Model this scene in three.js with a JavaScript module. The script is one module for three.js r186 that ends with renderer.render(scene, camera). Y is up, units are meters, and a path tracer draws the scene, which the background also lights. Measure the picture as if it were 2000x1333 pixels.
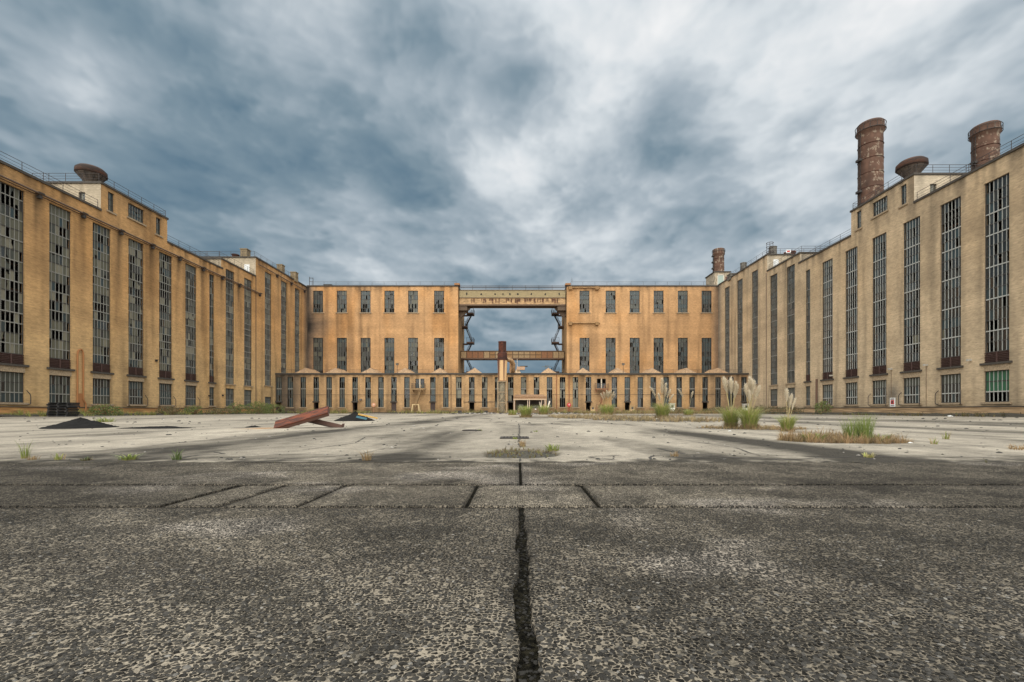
import * as THREE from 'three';
import { mergeGeometries } from 'three/addons/utils/BufferGeometryUtils.js';

// ---------------------------------------------------------------- camera, light, exposure
const scene = new THREE.Scene();
const camera = new THREE.PerspectiveCamera(73.72, 2000 / 1333, 0.05, 2000);   // 16 mm lens, shifted up a little
camera.position.set(0, 0.6, 0);
camera.lookAt(0, 0.6, -10);
camera.setViewOffset(2000, 1333, -12, -136, 2000, 1333);
camera.updateProjectionMatrix();
const renderer = new THREE.WebGLRenderer({ antialias: true });
renderer.toneMapping = THREE.LinearToneMapping;
renderer.toneMappingExposure = 3.7;
renderer.shadowMap.enabled = true;
const EXPOSURE = renderer.toneMappingExposure;
const sun = new THREE.DirectionalLight(new THREE.Color(1, 0.95, 0.86), 1.5);
sun.position.set(-10, 100, 62);
sun.target.position.set(0, 0, -50);
sun.shadow.radius = 220;
sun.castShadow = true;
sun.shadow.mapSize.set(2048, 2048);
Object.assign(sun.shadow.camera, { left: -90, right: 90, top: 90, bottom: -90, near: 1, far: 400 });
scene.add(sun, sun.target);

// ---------------------------------------------------------------- random numbers and noise
function rng(seed) { let s = seed >>> 0; return () => { s = (s + 0x6d2b79f5) >>> 0; let t = Math.imul(s ^ (s >>> 15), 1 | s); t = (t + Math.imul(t ^ (t >>> 7), 61 | t)) ^ t; return ((t ^ (t >>> 14)) >>> 0) / 4294967296; }; }
const hash = (x, y, s = 0) => { let h = Math.imul(x | 0, 374761393) + Math.imul(y | 0, 668265263) + Math.imul(s | 0, 974634777); h = Math.imul(h ^ (h >>> 13), 1274126177); h ^= h >>> 16; return (h >>> 0) / 4294967296; };
function vnoise(x, y, s = 0, per = 0) {
  let ix = Math.floor(x), iy = Math.floor(y); const fx = x - ix, fy = y - iy;
  const u = fx * fx * (3 - 2 * fx), v = fy * fy * (3 - 2 * fy);
  let jx = ix + 1, jy = iy + 1;
  if (per) { ix = ((ix % per) + per) % per; jx = ((jx % per) + per) % per; iy = ((iy % per) + per) % per; jy = ((jy % per) + per) % per; }
  const a = hash(ix, iy, s), b = hash(jx, iy, s), c = hash(ix, jy, s), d = hash(jx, jy, s);
  return a + (b - a) * u + (c - a) * v + (a - b - c + d) * u * v;
}
function fbm(x, y, oct = 4, s = 0, gain = 0.5) { let t = 0, a = 1, n = 0; for (let i = 0; i < oct; i++) { t += a * vnoise(x, y, s + i * 17); n += a; a *= gain; x = x * 2.03 + 11.3; y = y * 2.03 + 5.7; } return t / n; }
const clamp = (x, a = 0, b = 1) => Math.min(b, Math.max(a, x));
const sstep = (x, a, b) => { const t = clamp((x - a) / (b - a)); return t * t * (3 - 2 * t); };
const lerp = (a, b, t) => a + (b - a) * t;
const toLin = (c) => { c /= 255; return c <= 0.04045 ? c / 12.92 : ((c + 0.055) / 1.055) ** 2.4; };

// ---------------------------------------------------------------- the sky: a layer of cloud blown towards the camera
{
  const W = 2048, H = 1024, data = new Float32Array(W * H * 4);
  const dirOf = (px, py) => new THREE.Vector3((px - 1012) / 889, (802.5 - py) / 889, -1).normalize();
  // thicker and thinner places in the cloud: direction, width, how much brighter or darker
  const spots = [[1150, 40, 0.03, 0.16], [1090, 150, 0.008, 0.10], [985, 330, 0.003, 0.14], [940, 290, 0.003, 0.10], [820, 250, 0.004, 0.14], [600, 190, 0.006, 0.12], [460, 120, 0.006, 0.08], [1400, 120, 0.03, 0.06], [1750, 60, 0.03, 0.09], [1950, 220, 0.006, -0.08], [1580, 420, 0.006, 0.08], [165, 168, 0.0016, 0.24], [680, 450, 0.006, 0.12],
    [960, 490, 0.010, 0.22], [1230, 440, 0.012, 0.16], [1650, 300, 0.03, 0.12], [250, 300, 0.02, -0.13], [620, 330, 0.012, -0.07], [830, 340, 0.006, -0.05], [1290, 280, 0.005, -0.24], [1120, 370, 0.002, -0.12], [30, 60, 0.02, -0.12], [800, 110, 0.008, -0.14], [960, 170, 0.004, -0.14], [1030, 230, 0.002, -0.12],
    [420, 420, 0.015, -0.07], [1500, 470, 0.01, -0.12], [1000, 640, 0.004, -0.05], [380, 40, 0.008, -0.08]].map(([x, y, s, a]) => [dirOf(x, y), s, a]);
  const ramp = [[0, 66, 104, 130], [0.25, 92, 120, 140], [0.45, 125, 146, 160], [0.65, 168, 181, 191], [0.85, 214, 221, 226], [1.05, 242, 243, 244], [1.5, 255, 255, 255]].map(([t, ...c]) => [t, ...c.map(toLin)]);
  const d = new THREE.Vector3();
  for (let row = 0; row < H; row++) {
    const el = ((row + 0.5) / H - 0.5) * Math.PI, y = Math.sin(el), cy = Math.cos(el);
    for (let col = 0; col < W; col++) {
      const az = ((col + 0.5) / W - 0.5) * 2 * Math.PI;
      d.set(Math.cos(az) * cy, y, Math.sin(az) * cy);
      const yy = Math.abs(y) + 0.07, u = d.x / yy, v = d.z / yy;
      const wx = 0.9 * (fbm(u * 0.8, v * 0.7, 3, 77) - 0.5), wy = 0.9 * (fbm(u * 0.8 + 9, v * 0.7, 3, 78) - 0.5);
      const mass = fbm(u * 0.75 + wx, v * 0.62 + wy, 4, 41, 0.5), puff = fbm(u * 2.2 + wx * 0.9, v * 1.9 + wy * 0.9, 6, 91, 0.68), streak = fbm(u * 3.0 + wx * 0.8, v * 1.1 + wy * 0.6, 5, 3, 0.58), lump = fbm(d.x * 3.4 + d.z * 1.3 + wx * 0.25, y * 6.5 + wy * 0.3, 5, 55, 0.55);
      let B = 0.49 + 0.55 * (mass - 0.5) + 0.55 * (puff - 0.5) + 0.30 * (streak - 0.5) + 0.5 * (lump - 0.5);
      const curl = 1 - Math.abs(2 * fbm(d.x * 5.2 + 1.2 * (puff - 0.5), y * 9 + 1.5 * (lump - 0.5) + d.z, 6, 133, 0.6) - 1) * 2.4;
      B += 0.115 * (curl - 0.6);
      B = lerp(0.43 + 0.4 * (B - 0.45), B, sstep(y, 0.05, 0.26));
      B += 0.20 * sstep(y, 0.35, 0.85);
      for (const [c, s, a] of spots) { const q = (1 - d.dot(c)) / s; if (q < 8) B += a * Math.exp(-q); }
      B = Math.max(0.02, B) * (y < 0 ? 0.6 : 1);
      let k = 0; while (k < ramp.length - 2 && B > ramp[k + 1][0]) k++;
      const f = clamp((B - ramp[k][0]) / (ramp[k + 1][0] - ramp[k][0])), over = 1 + 1.7 * sstep(y, 0.64, 0.95);  // unseen sky overhead brightened further, to light the side walls
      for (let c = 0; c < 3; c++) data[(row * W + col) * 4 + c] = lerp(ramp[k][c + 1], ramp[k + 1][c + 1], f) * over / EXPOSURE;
      data[(row * W + col) * 4 + 3] = 1;
    }
  }
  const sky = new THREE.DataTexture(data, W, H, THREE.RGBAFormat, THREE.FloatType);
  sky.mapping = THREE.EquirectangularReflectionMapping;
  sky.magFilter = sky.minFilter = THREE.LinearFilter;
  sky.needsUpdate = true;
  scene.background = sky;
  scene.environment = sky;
}

// ---------------------------------------------------------------- helpers
const taken = {};
function numbered(name) { const n = taken[name] ?? 0; taken[name] = n + 1; return n ? name + '_' + String(n).padStart(3, '0') : name; }
function tag(o, label, category, group) { o.userData.label = label; o.userData.category = category; if (group) o.userData.group = group; return o; }
function thing(name, label, category, [x, y, z] = [0, 0, 0], turn = 0, group) {
  const o = new THREE.Group(); o.name = numbered(name); o.position.set(x, y, z); o.rotation.y = turn; scene.add(o);
  return tag(o, label, category, group);
}
function part(name, geos, material, parent, at) {
  let list = [].concat(geos);
  if (list.length > 1) {
    if (list.some((g) => !g.index) && list.some((g) => g.index)) list = list.map((g) => g.index ? g.toNonIndexed() : g);
    for (const g of list) for (const k of Object.keys(g.attributes)) if (!list.every((h) => h.attributes[k])) g.deleteAttribute(k);
  }
  const m = new THREE.Mesh(list.length > 1 ? mergeGeometries(list) : list[0], material);
  m.name = parent ? name : numbered(name); m.castShadow = m.receiveShadow = true;
  if (at) m.position.set(...at);
  (parent ?? scene).add(m);
  return m;
}
const structure = (m) => { m.userData.kind = 'structure'; return m; };
const stuff = (m) => { m.userData.kind = 'stuff'; return m; };
// a box given by its two corners
function bx(x0, y0, z0, x1, y1, z1) { const g = new THREE.BoxGeometry(Math.abs(x1 - x0), Math.abs(y1 - y0), Math.abs(z1 - z0)); return g.translate((x0 + x1) / 2, (y0 + y1) / 2, (z0 + z1) / 2); }
const V = (x, y, z) => new THREE.Vector3(x, y, z);
// a bar of square or round section from a to b
function bar(a, b, w, h = w, sides = 0) {
  const A = V(...a), B = V(...b), len = A.distanceTo(B);
  const g = sides ? new THREE.CylinderGeometry(w / 2, h / 2, len, sides) : new THREE.BoxGeometry(w, len, h);
  const dir = B.clone().sub(A).normalize();
  g.applyQuaternion(new THREE.Quaternion().setFromUnitVectors(V(0, 1, 0), dir));
  return g.translate((A.x + B.x) / 2, (A.y + B.y) / 2, (A.z + B.z) / 2);
}
const pipe = (pts, r, seg = 24, sides = 6) => new THREE.TubeGeometry(new THREE.CatmullRomCurve3(pts.map((p) => V(...p)), false, 'catmullrom', 0.15), seg, r, sides, false);
// posts with three rails between the given points
function railing(pts, h = 1, gap = 2.2, t = 0.045) {
  const out = [];
  for (let i = 0; i + 1 < pts.length; i++) {
    const a = pts[i], b = pts[i + 1], L = Math.hypot(b[0] - a[0], b[1] - a[1], b[2] - a[2]), n = Math.max(1, Math.round(L / gap));
    for (const k of [1, 0.66, 0.33]) out.push(bar([a[0], a[1] + h * k, a[2]], [b[0], b[1] + h * k, b[2]], t * (k === 1 ? 1.2 : 0.85), undefined, 5));
    for (let j = 0; j <= n; j++) { if (j === n && i + 2 < pts.length) continue; const q = j / n, p = [lerp(a[0], b[0], q), lerp(a[1], b[1], q), lerp(a[2], b[2], q)]; out.push(bar([p[0], p[1], p[2]], [p[0], p[1] + h, p[2]], t * 1.3, undefined, 5)); }
  }
  return out;
}
function texture(W, H, fn, srgb = true) {
  const data = new Uint8Array(W * H * 4);
  for (let y = 0; y < H; y++) for (let x = 0; x < W; x++) { const c = fn(x, y), i = (y * W + x) * 4; for (let k = 0; k < 3; k++) data[i + k] = clamp(Array.isArray(c) ? c[k] : c) * 255; data[i + 3] = 255; }
  const t = new THREE.DataTexture(data, W, H); t.wrapS = t.wrapT = THREE.RepeatWrapping; t.magFilter = t.minFilter = THREE.LinearFilter; t.colorSpace = srgb ? THREE.SRGBColorSpace : THREE.NoColorSpace; t.needsUpdate = true;
  return t;
}
const std = (r, g, b, rough = 0.9, extra = {}) => new THREE.MeshStandardMaterial({ color: new THREE.Color().setRGB(r, g, b), roughness: rough, ...extra });

// ---------------------------------------------------------------- surface textures
// brick courses of 75 mm, 24 bricks x 72 courses: only a tone for each brick, the joints and the relief
const brickTone = texture(1024, 1024, (x, y) => {
  const row = Math.floor(y / 1024 * 72), fy = (y / 1024 * 72) % 1, bxx = x / 1024 * 24 + (row % 2) * 0.5, col = Math.floor(bxx) % 24, fx = bxx % 1;
  let t = 0.93 + 0.08 * (hash(col, row, 5) - 0.5) + 0.07 * (hash(7, row, 9) - 0.5) + 0.06 * (hash(x, y, 2) - 0.5);
  if (hash(col, row, 31) < 0.05) t -= 0.07;
  if (fy < 0.16 || fx < 0.04) t *= 0.86;
  t *= 0.95 + 0.08 * vnoise(x / 64, y / 64, 12, 16);
  return [t, t * 0.99, t * 0.975];
});
const brickBump = texture(512, 1024, (x, y) => { const row = Math.floor(y / 1024 * 72), fy = (y / 1024 * 72) % 1, fx = (x / 512 * 24 + (row % 2) * 0.5) % 1; return (fy < 0.16 || fx < 0.05) ? 0.1 : 0.7 + 0.3 * hash(Math.floor(x / 512 * 24 + (row % 2) * 0.5) % 24, row, 8); }, false);
const brickMat = new THREE.MeshStandardMaterial({ map: brickTone, bumpMap: brickBump, bumpScale: 0.012, roughness: 0.92, vertexColors: true });
// wall paint on render, for the plinths and concrete bands
const grimeTone = texture(512, 512, (x, y) => { const t = 0.80 + 0.4 * (vnoise(x / 32, y / 8, 3, 16) - 0.5) * 0.6 + 0.3 * (vnoise(x / 8, y / 64, 4, 64) - 0.5) + 0.14 * (hash(x, y) - 0.5); return [t, t * 0.97, t * 0.93]; });
const concreteMat = std(0.52, 0.42, 0.30, 0.95, { map: grimeTone });
const copingMat = std(0.10, 0.09, 0.08, 0.9, { map: grimeTone });
const rustTone = texture(512, 512, (x, y) => {
  const n = 0.6 * vnoise(x / 64, y / 64, 1, 8) + 0.3 * vnoise(x / 16, y / 16, 2, 32) + 0.25 * vnoise(x / 4, y / 4, 3, 128), p = sstep(n, 0.5, 0.72);
  return [lerp(0.36, 0.60, p) + 0.1 * (hash(x, y) - 0.5), lerp(0.21, 0.32, p) + 0.07 * (hash(x, y) - 0.5), lerp(0.15, 0.19, p)];
});
const rustMat = std(1, 1, 1, 0.85, { map: rustTone });
const darkRust = std(0.30, 0.27, 0.27, 0.85, { map: rustTone });
const ironMat = std(0.045, 0.038, 0.034, 0.8);
const railMat = std(0.05, 0.04, 0.037, 0.8);
const frameMat = std(0.055, 0.05, 0.045, 0.8);
const barPale = std(0.40, 0.40, 0.37, 0.7);
const barGrey = std(0.24, 0.235, 0.21, 0.75);
const galv = std(0.20, 0.19, 0.17, 0.7, { map: grimeTone });
const louvreMat = std(0.075, 0.04, 0.033, 0.8);
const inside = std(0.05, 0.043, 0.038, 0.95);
const beamMat = std(0.10, 0.055, 0.035, 0.9);
const tinMat = std(0.56, 0.38, 0.22, 0.8, { map: grimeTone });
const doorDark = std(0.06, 0.04, 0.035, 0.8);
const blackMat = std(0.016, 0.016, 0.017, 0.95);
// glass: grimy sheets that pass little, and cleaner ones
const grime = (r, g, b, rough) => new THREE.MeshPhysicalMaterial({ color: new THREE.Color().setRGB(r, g, b), roughness: rough, ior: 1.5 });
const clear = (r, g, b, rough) => new THREE.MeshPhysicalMaterial({ color: new THREE.Color().setRGB(r, g, b), roughness: rough, transmission: 0.92, thickness: 0, ior: 1.5 });
const GLASS = [grime(0.105, 0.10, 0.068, 0.5), grime(0.058, 0.062, 0.049, 0.42), grime(0.03, 0.048, 0.052, 0.3), grime(0.19, 0.175, 0.125, 0.5), grime(0.032, 0.032, 0.028, 0.4), clear(0.55, 0.6, 0.58, 0.06), clear(0.3, 0.33, 0.33, 0.08), grime(0.03, 0.11, 0.06, 0.3)];
// ---------------------------------------------------------------- walls with openings
// A sheet of wall in its own axes (x along, y up, z out) with holes for the windows, their reveals, metres as uv and a stain colour per vertex
function wallGeometry(u0, u1, v0, v1, openings, color, step = 0.4, depth = 0.38) {
  const cuts = (a, b, edges) => {
    const e = [a, b, ...edges.filter((x) => x > a && x < b)].sort((p, q) => p - q).filter((x, i, r) => !i || x - r[i - 1] > 1e-4), out = [];
    for (let i = 0; i + 1 < e.length; i++) { const n = Math.max(1, Math.ceil((e[i + 1] - e[i]) / step)); for (let k = 0; k < n; k++) out.push(lerp(e[i], e[i + 1], k / n)); }
    out.push(b); return out;
  };
  const us = cuts(u0, u1, openings.flatMap((o) => [o.u0, o.u1])), vs = cuts(v0, v1, openings.flatMap((o) => [o.v0, o.v1]));
  const pos = [], nor = [], uv = [], col = [], idx = [];
  const vert = (x, y, z, n, tu, tv, cu = x, cv = y) => { pos.push(x, y, z); nor.push(...n); uv.push(tu / 5.52, tv / 5.4); col.push(...color(cu, cv)); return pos.length / 3 - 1; };
  const grid = vs.map((v) => us.map((u) => vert(u, v, 0, [0, 0, 1], u, v)));
  for (let j = 0; j + 1 < vs.length; j++) for (let i = 0; i + 1 < us.length; i++) {
    const cu = (us[i] + us[i + 1]) / 2, cv = (vs[j] + vs[j + 1]) / 2;
    if (openings.some((o) => cu > o.u0 && cu < o.u1 && cv > o.v0 && cv < o.v1)) continue;
    const a = grid[j][i], b = grid[j][i + 1], c = grid[j + 1][i + 1], d = grid[j + 1][i];
    idx.push(a, b, c, a, c, d);
  }
  const quad = (p, n, t) => { const k = p.map((q, i) => vert(q[0], q[1], q[2], n, t[i][0], t[i][1])); idx.push(k[0], k[1], k[2], k[0], k[2], k[3]); };
  for (const o of openings) {
    const D = -depth, a = o.u0, b = o.u1, c = Math.max(o.v0, v0), d = Math.min(o.v1, v1);
    quad([[a, c, 0], [a, c, D], [a, d, D], [a, d, 0]], [1, 0, 0], [[0, c], [depth, c], [depth, d], [0, d]]);
    quad([[b, c, D], [b, c, 0], [b, d, 0], [b, d, D]], [-1, 0, 0], [[0, c], [depth, c], [depth, d], [0, d]]);
    quad([[a, c, D], [a, c, 0], [b, c, 0], [b, c, D]], [0, 1, 0], [[a, 0], [a, depth], [b, depth], [b, 0]]);
    quad([[a, d, 0], [a, d, D], [b, d, D], [b, d, 0]], [0, -1, 0], [[a, 0], [a, depth], [b, depth], [b, 0]]);
  }
  const g = new THREE.BufferGeometry();
  g.setAttribute('position', new THREE.Float32BufferAttribute(pos, 3)); g.setAttribute('normal', new THREE.Float32BufferAttribute(nor, 3));
  g.setAttribute('uv', new THREE.Float32BufferAttribute(uv, 2)); g.setAttribute('color', new THREE.Float32BufferAttribute(col, 3)); g.setIndex(idx);
  return g;
}
// dirt on a wall: rain streaks from the parapet, runs under sills, grime at the foot with contact shade painted in
function stains(base, seed, { top, foot = 1, drips = [], orange = 0.5, amount = 1, extra, pale = 0 }) {
  return (u, v) => {
    let t = 1;
    t *= 1 - amount * 0.40 * (fbm(u * 0.16, v * 0.5, 3, seed) - 0.35);
    t *= 1 - amount * 0.30 * sstep(fbm(u * 1.1, v * 0.06, 3, seed + 5), 0.5, 0.8);
    const H = top(u);
    t *= 1 - amount * 0.5 * sstep(fbm(u * 1.6, v * 0.12, 2, seed + 9), 0.42, 0.75) * Math.exp(-(H - v) / 1.6);
    t *= 1 - 0.6 * Math.exp(-v / (0.8 * foot)) * (0.5 + fbm(u * 0.7, v, 2, seed + 2));
    let rust = orange * sstep(fbm(u * 0.22, v * 0.09, 3, seed + 21), 0.45, 0.75);
    for (const [du, dv, w, L, a] of drips) if (v < dv) { const k = Math.exp(-(((u - du) / w) ** 2) - (dv - v) / L) * a; t *= 1 - k; }
    let soot = extra ? extra(u, v) : 0;
    t *= 1 - soot;
    const bl = pale * sstep(v, 20, 2), g = [base[0] * t * (1 - 0.02 * rust) * (1 + 0.10 * bl), base[1] * t * (1 - 0.13 * rust) * (1 + 0.28 * bl), base[2] * t * (1 - 0.30 * rust) * (1 + 0.5 * bl)];
    if (soot > 0.05) { const m = (g[0] + g[1] + g[2]) / 3; for (let k = 0; k < 3; k++) g[k] = lerp(g[k], m, soot * 0.6); }
    return g;
  };
}

// ---------------------------------------------------------------- windows: frame, glazing bars, panes (some cracked, some gone), sill
const quadGeo = new THREE.PlaneGeometry(1, 1);
const shards = [0, 1, 2, 3, 4, 5, 6, 7].map((k) => {
  const r = rng(500 + k), s = new THREE.Shape(), side = k % 4;
  const pts = [[-0.5, -0.5], [0.5, -0.5]], n = 5, h0 = 0.15 + r() * 0.5 - 0.35, h1 = 0.15 + r() * 0.5 - 0.35;
  pts.push([0.5, h1]); for (let i = 1; i < n; i++) pts.push([0.5 - i / n, lerp(h1, h0, i / n) + (r() - 0.5) * 0.7 * (i % 2 ? 1 : -0.3)]); pts.push([-0.5, h0]);
  pts.forEach(([x, y], i) => { y = clamp(y, -0.5, 0.5); for (let q = 0; q < side; q++) [x, y] = [-y, x]; i ? s.lineTo(x, y) : s.moveTo(x, y); });
  return new THREE.ShapeGeometry(s);
});
shards.forEach((g) => { if (!g.index) g.setIndex([...Array(g.attributes.position.count).keys()]); });
const frameCache = {};
function frameGeos(w, h, cols, rowYs, thick) {
  const key = [w.toFixed(3), h.toFixed(3), cols, rowYs.map((y) => y.toFixed(2)), thick].join();
  return frameCache[key] ??= (() => {
    const f = [], b = [], hw = w / 2, e = 0.07;
    f.push(bx(-hw, 0, -0.05, -hw + e, h, 0.05), bx(hw - e, 0, -0.05, hw, h, 0.05), bx(-hw + e, 0, -0.05, hw - e, e, 0.05), bx(-hw + e, h - e, -0.05, hw - e, h, 0.05));
    for (let i = 1; i < cols; i++) { const x = -hw + (w * i) / cols; b.push(bx(x - 0.018, e, -0.035, x + 0.018, h - e, 0.045)); }
    const pale = []; rowYs.forEach((y, i) => (i % 2 || rowYs.length < 6 ? f : pale).push(bx(-hw + e, y - 0.05, -0.03, hw - e, y + 0.05, 0.035)));
    const p = thick.length < 4 && (thick.length || rowYs.length > 12) ? pale : []; if (!p.length) f.push(...pale); p.push(...thick.map((y) => bx(-hw + e, y - 0.055, -0.04, hw - e, y + 0.055, 0.06)));
    return { frame: mergeGeometries(f), bars: b.length || p.length ? mergeGeometries([...b, ...p]) : null };
  })();
}
// glass(r, i, j) gives 'gone', 'shard' or the number of a glass; single = how many panes may still be objects of their own
function makeWindow(parent, x, y, z, w, h, cols, rows, { turn = 0, thick = [], glass, r, single = { left: 0 }, bars = barPale, sill = true, rowYs, setback = 0.2 }) {
  const win = new THREE.Group(); win.name = 'window'; win.position.set(x, y, z); win.rotation.y = turn; parent.add(win);
  const ys = rowYs ?? [...Array(rows - 1).keys()].map((i) => (h * (i + 1)) / rows);
  const g = frameGeos(w, h, cols, ys, thick);
  const f = part('frame', g.frame, frameMat, win, [0, 0, -setback]);
  if (g.bars) part('glazing_bars', g.bars, bars, win, [0, 0, -setback]);
  const edges = [0, ...ys, h], merged = GLASS.map(() => []), cw = w / cols;
  for (let j = 0; j + 1 < edges.length; j++) for (let i = 0; i < cols; i++) {
    const k = glass(r, i / cols, j / (edges.length - 1));
    const kind = k.gone ? null : k.shard ? shards[Math.floor(r() * shards.length)] : quadGeo;
    const tx = (r() - 0.5) * 0.06, ty = (r() - 0.5) * 0.06;
    if (!kind) continue;
    const m = new THREE.Mesh(kind, GLASS[k.n]);
    m.position.set(-w / 2 + (i + 0.5) * cw, (edges[j] + edges[j + 1]) / 2, -setback - 0.01); m.scale.set(cw - 0.05, edges[j + 1] - edges[j] - 0.06, 1); m.rotation.set(tx, ty, 0);
    if (single.left > 0) { single.left--; m.name = 'pane'; m.castShadow = m.receiveShadow = true; win.add(m); } else { m.updateMatrix(); merged[k.n].push(kind.clone().applyMatrix4(m.matrix)); }
  }
  const used = merged.map((l, n) => [l, GLASS[n]]).filter(([l]) => l.length);
  if (used.length) {
    const p = new THREE.Mesh(mergeGeometries(used.map(([l]) => mergeGeometries(l)), true), used.map(([, m]) => m)); p.name = 'panes'; stuff(p); p.receiveShadow = true; win.add(p);
  }
  if (sill) part('sill', bx(-w / 2 - 0.25, -0.2, -0.3, w / 2 + 0.25, 0, 0.14), concreteMat, win);
  return win;
}
function louvre(parent, x, y, z, w, h) {
  const o = [bx(-w / 2, 0, -0.25, w / 2, h, -0.2), bx(-0.04, 0, -0.19, 0.04, h, 0.0)], n = Math.round(h / 0.17);
  for (let i = 0; i < n; i++) { const s = new THREE.BoxGeometry(w, 0.13, 0.03); s.rotateX(0.7); o.push(s.translate(0, (i + 0.5) * h / n, -0.1)); }
  return part('louvre', o, louvreMat, parent, [x, y, z]);
}
// how panes are lost: whole fields of a window at a time
function glazing(seed, { gone, shard, mix }) {
  const pick = (t) => { let n = 0; for (const [k, p] of mix) { n = k; if ((t -= p) < 0) break; } return n; };
  return (r, u, v) => {
    const row = Math.round(v * 40), field = 0.6 * fbm(u * 1.4 + seed * 3.1, v * 13 + seed * 1.7, 2, seed) + 0.4 * vnoise(u * 5, v * 26, seed + 3);
    const run = hash(row, Math.floor(u * 2.6 + 1.4 * hash(row, 3, seed)), seed + 6);
    if ((run + 0.25 * r()) / 1.125 < gone * (field > 0.53 ? 2.4 : 0.45)) return { gone: true };
    return { shard: r() < shard, n: r() < 0.6 ? pick(hash(row, seed, 77)) : pick(r()) };   // whole rows were often reglazed alike
  };
}

// ---------------------------------------------------------------- the two wings
// own axes: x along the wall (from the middle, 66 m from the camera), y up, z out into the yard. sgn 1 = left wing, -1 = right wing
function makeWing(sgn, X, k, base, o) {
  const wing = thing(o.name, o.label, 'factory', [sgn > 0 ? -X : X, 0, -66], sgn * Math.PI / 2);
  const lx = (Z) => sgn * (Z - 66), h = (y) => y * k, r = rng(o.seed), single = { left: 300 };
  const HA = h(25), HP = h(28.35), HB = h(26.6), HC = o.HC, pent = [55.6, 66.1], stepB = 78.1, stepC = 88.4, end = 110, start = 30;
  const heightAt = (u) => { const Z = 66 + sgn * u; return Z < pent[0] ? HA : Z < pent[1] ? HP : Z < stepB ? HA : Z < stepC ? HB : HC; };
  const bays = [40.8, 45.8, 50.7, 55.75, 60.75, 65.85, 70.95, 75.75, 80.55, 85.9, 92.8, 99.05, 105.1].map((Z) => Z + o.shift);
  const wins = [];   // {Z, w, v0, v1, rows, lou, low}
  bays.forEach((Z, i) => {
    const w = i === 7 ? 1.25 : 2.45, c = i >= 10, b = i === 8 || i === 9;
    wins.push({ Z, w, v0: h(c ? 5.7 : b ? 5.3 : 6.35), v1: c ? HC - 1.6 : h(b ? 25.4 : 23.25), cols: i === 7 ? 3 : 6, rows: c ? 22 : b ? 19 : 16, lou: !c && !b, tall: true, i });
    if (!c || (i === 10 && sgn > 0)) wins.push({ Z, w, v0: c ? 1.35 : h(1.42), v1: c ? 3.4 : h(4.5), cols: i === 7 ? 3 : 6, rows: 3, i });
  });
  const holes = wins.map((q) => ({ u0: lx(q.Z) - q.w / 2, u1: lx(q.Z) + q.w / 2, v0: q.v0 - (q.lou ? h(1.03) : 0), v1: q.v1 }));
  const attic = [[57.0, 0.86, 25.5, 27.9, 2], [60.75, 2.5, 25.95, 27.85, 6], [64.5, 0.86, 25.5, 27.9, 2]].map(([Z, w, a, b, cols]) => ({ Z: Z + o.shift * 0.5, w, v0: h(a), v1: h(b), cols, rows: 3 }));
  const atticHoles = attic.map((q) => ({ u0: lx(q.Z) - q.w / 2, u1: lx(q.Z) + q.w / 2, v0: q.v0, v1: q.v1 }));
  const drips = [];
  for (const q of wins) { drips.push([lx(q.Z) - q.w / 2, q.v0 - 0.15, 0.35, 1.2, 0.35], [lx(q.Z) + q.w / 2, q.v0 - 0.15, 0.35, 1.2, 0.35]); if (q.lou) drips.push([lx(q.Z), q.v0 - h(1.2), 1.3, 0.5, 0.35]); }
  bays.slice(0, 9).forEach((Z) => drips.push([lx(Z + 2.5), h(23.4), 0.3, 3.0, o.drip], [lx(Z + 2.2), h(23.3), 0.14, 3.6, o.drip]));
  const color = stains(base, o.seed, { top: heightAt, drips, orange: o.orange, amount: 1.3, foot: 1.2, pale: o.pale, extra: o.soot && ((u, v) => o.soot(66 + sgn * u, v)) });
  const wall = (Z0, Z1, v0, v1, hs) => part('wall', wallGeometry(Math.min(lx(Z0), lx(Z1)), Math.max(lx(Z0), lx(Z1)), v0, v1, hs, color), brickMat, wing);
  const within = (a, b) => holes.filter((q) => { const Z = 66 + sgn * (q.u0 + q.u1) / 2; return Z > a && Z < b; });
  wall(start, stepB, 0, HA, within(start, stepB)); wall(pent[0], pent[1], HA, HP, atticHoles); wall(stepB, stepC, 0, HB, within(stepB, stepC)); wall(stepC, end, 0, HC, within(stepC, end));
  // faces that look back towards the camera
  const face = (Z, dep, v0, v1, hs = []) => {
    const c = stains(o.face, o.seed + 40, { top: () => v1, foot: 0.01, orange: 0.1, amount: 0.7 });
    const m = part('wall', wallGeometry(sgn > 0 ? -dep : 0, sgn > 0 ? 0 : dep, v0, v1, hs.map((q) => sgn > 0 ? { ...q, u0: -q.u1, u1: -q.u0 } : q), c, 0.6), brickMat, wing, [lx(Z), 0, 0]);
    m.rotation.y = -sgn * Math.PI / 2;
    return m;
  };
  face(pent[0], 8.6, HA - 0.6, HP, [{ u0: 1.95, u1: 2.75, v0: h(25.6), v1: h(27.3) }]);
  makeWindow(wing, lx(pent[0]), h(25.6), -2.35, 0.8, h(1.7), 2, 2, { turn: -sgn * Math.PI / 2, glass: glazing(3, { gone: 0.35, shard: 0.1, mix: [[0, 0.6], [5, 0.4]] }), r });
  face(stepB, 16, HA - 0.6, HB); face(stepC, 16, HB - 0.6, HC, [{ u0: 1.2, u1: 2.2, v0: HB + 0.5, v1: HB + 2.4 }]);
  part('roof_door', bx(lx(stepC) - 0.06, HB + 0.5, -2.2, lx(stepC) + 0.06, HB + 2.4, -1.2), std(0.7, 0.7, 0.68, 0.7), wing);
  face(start, 18, 0, HA);
  // roofs, back wall, coping
  const along = (Z0, Z1, y0, y1, z0, z1) => bx(lx(Z0), y0, z0, lx(Z1), y1, z1);
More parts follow.
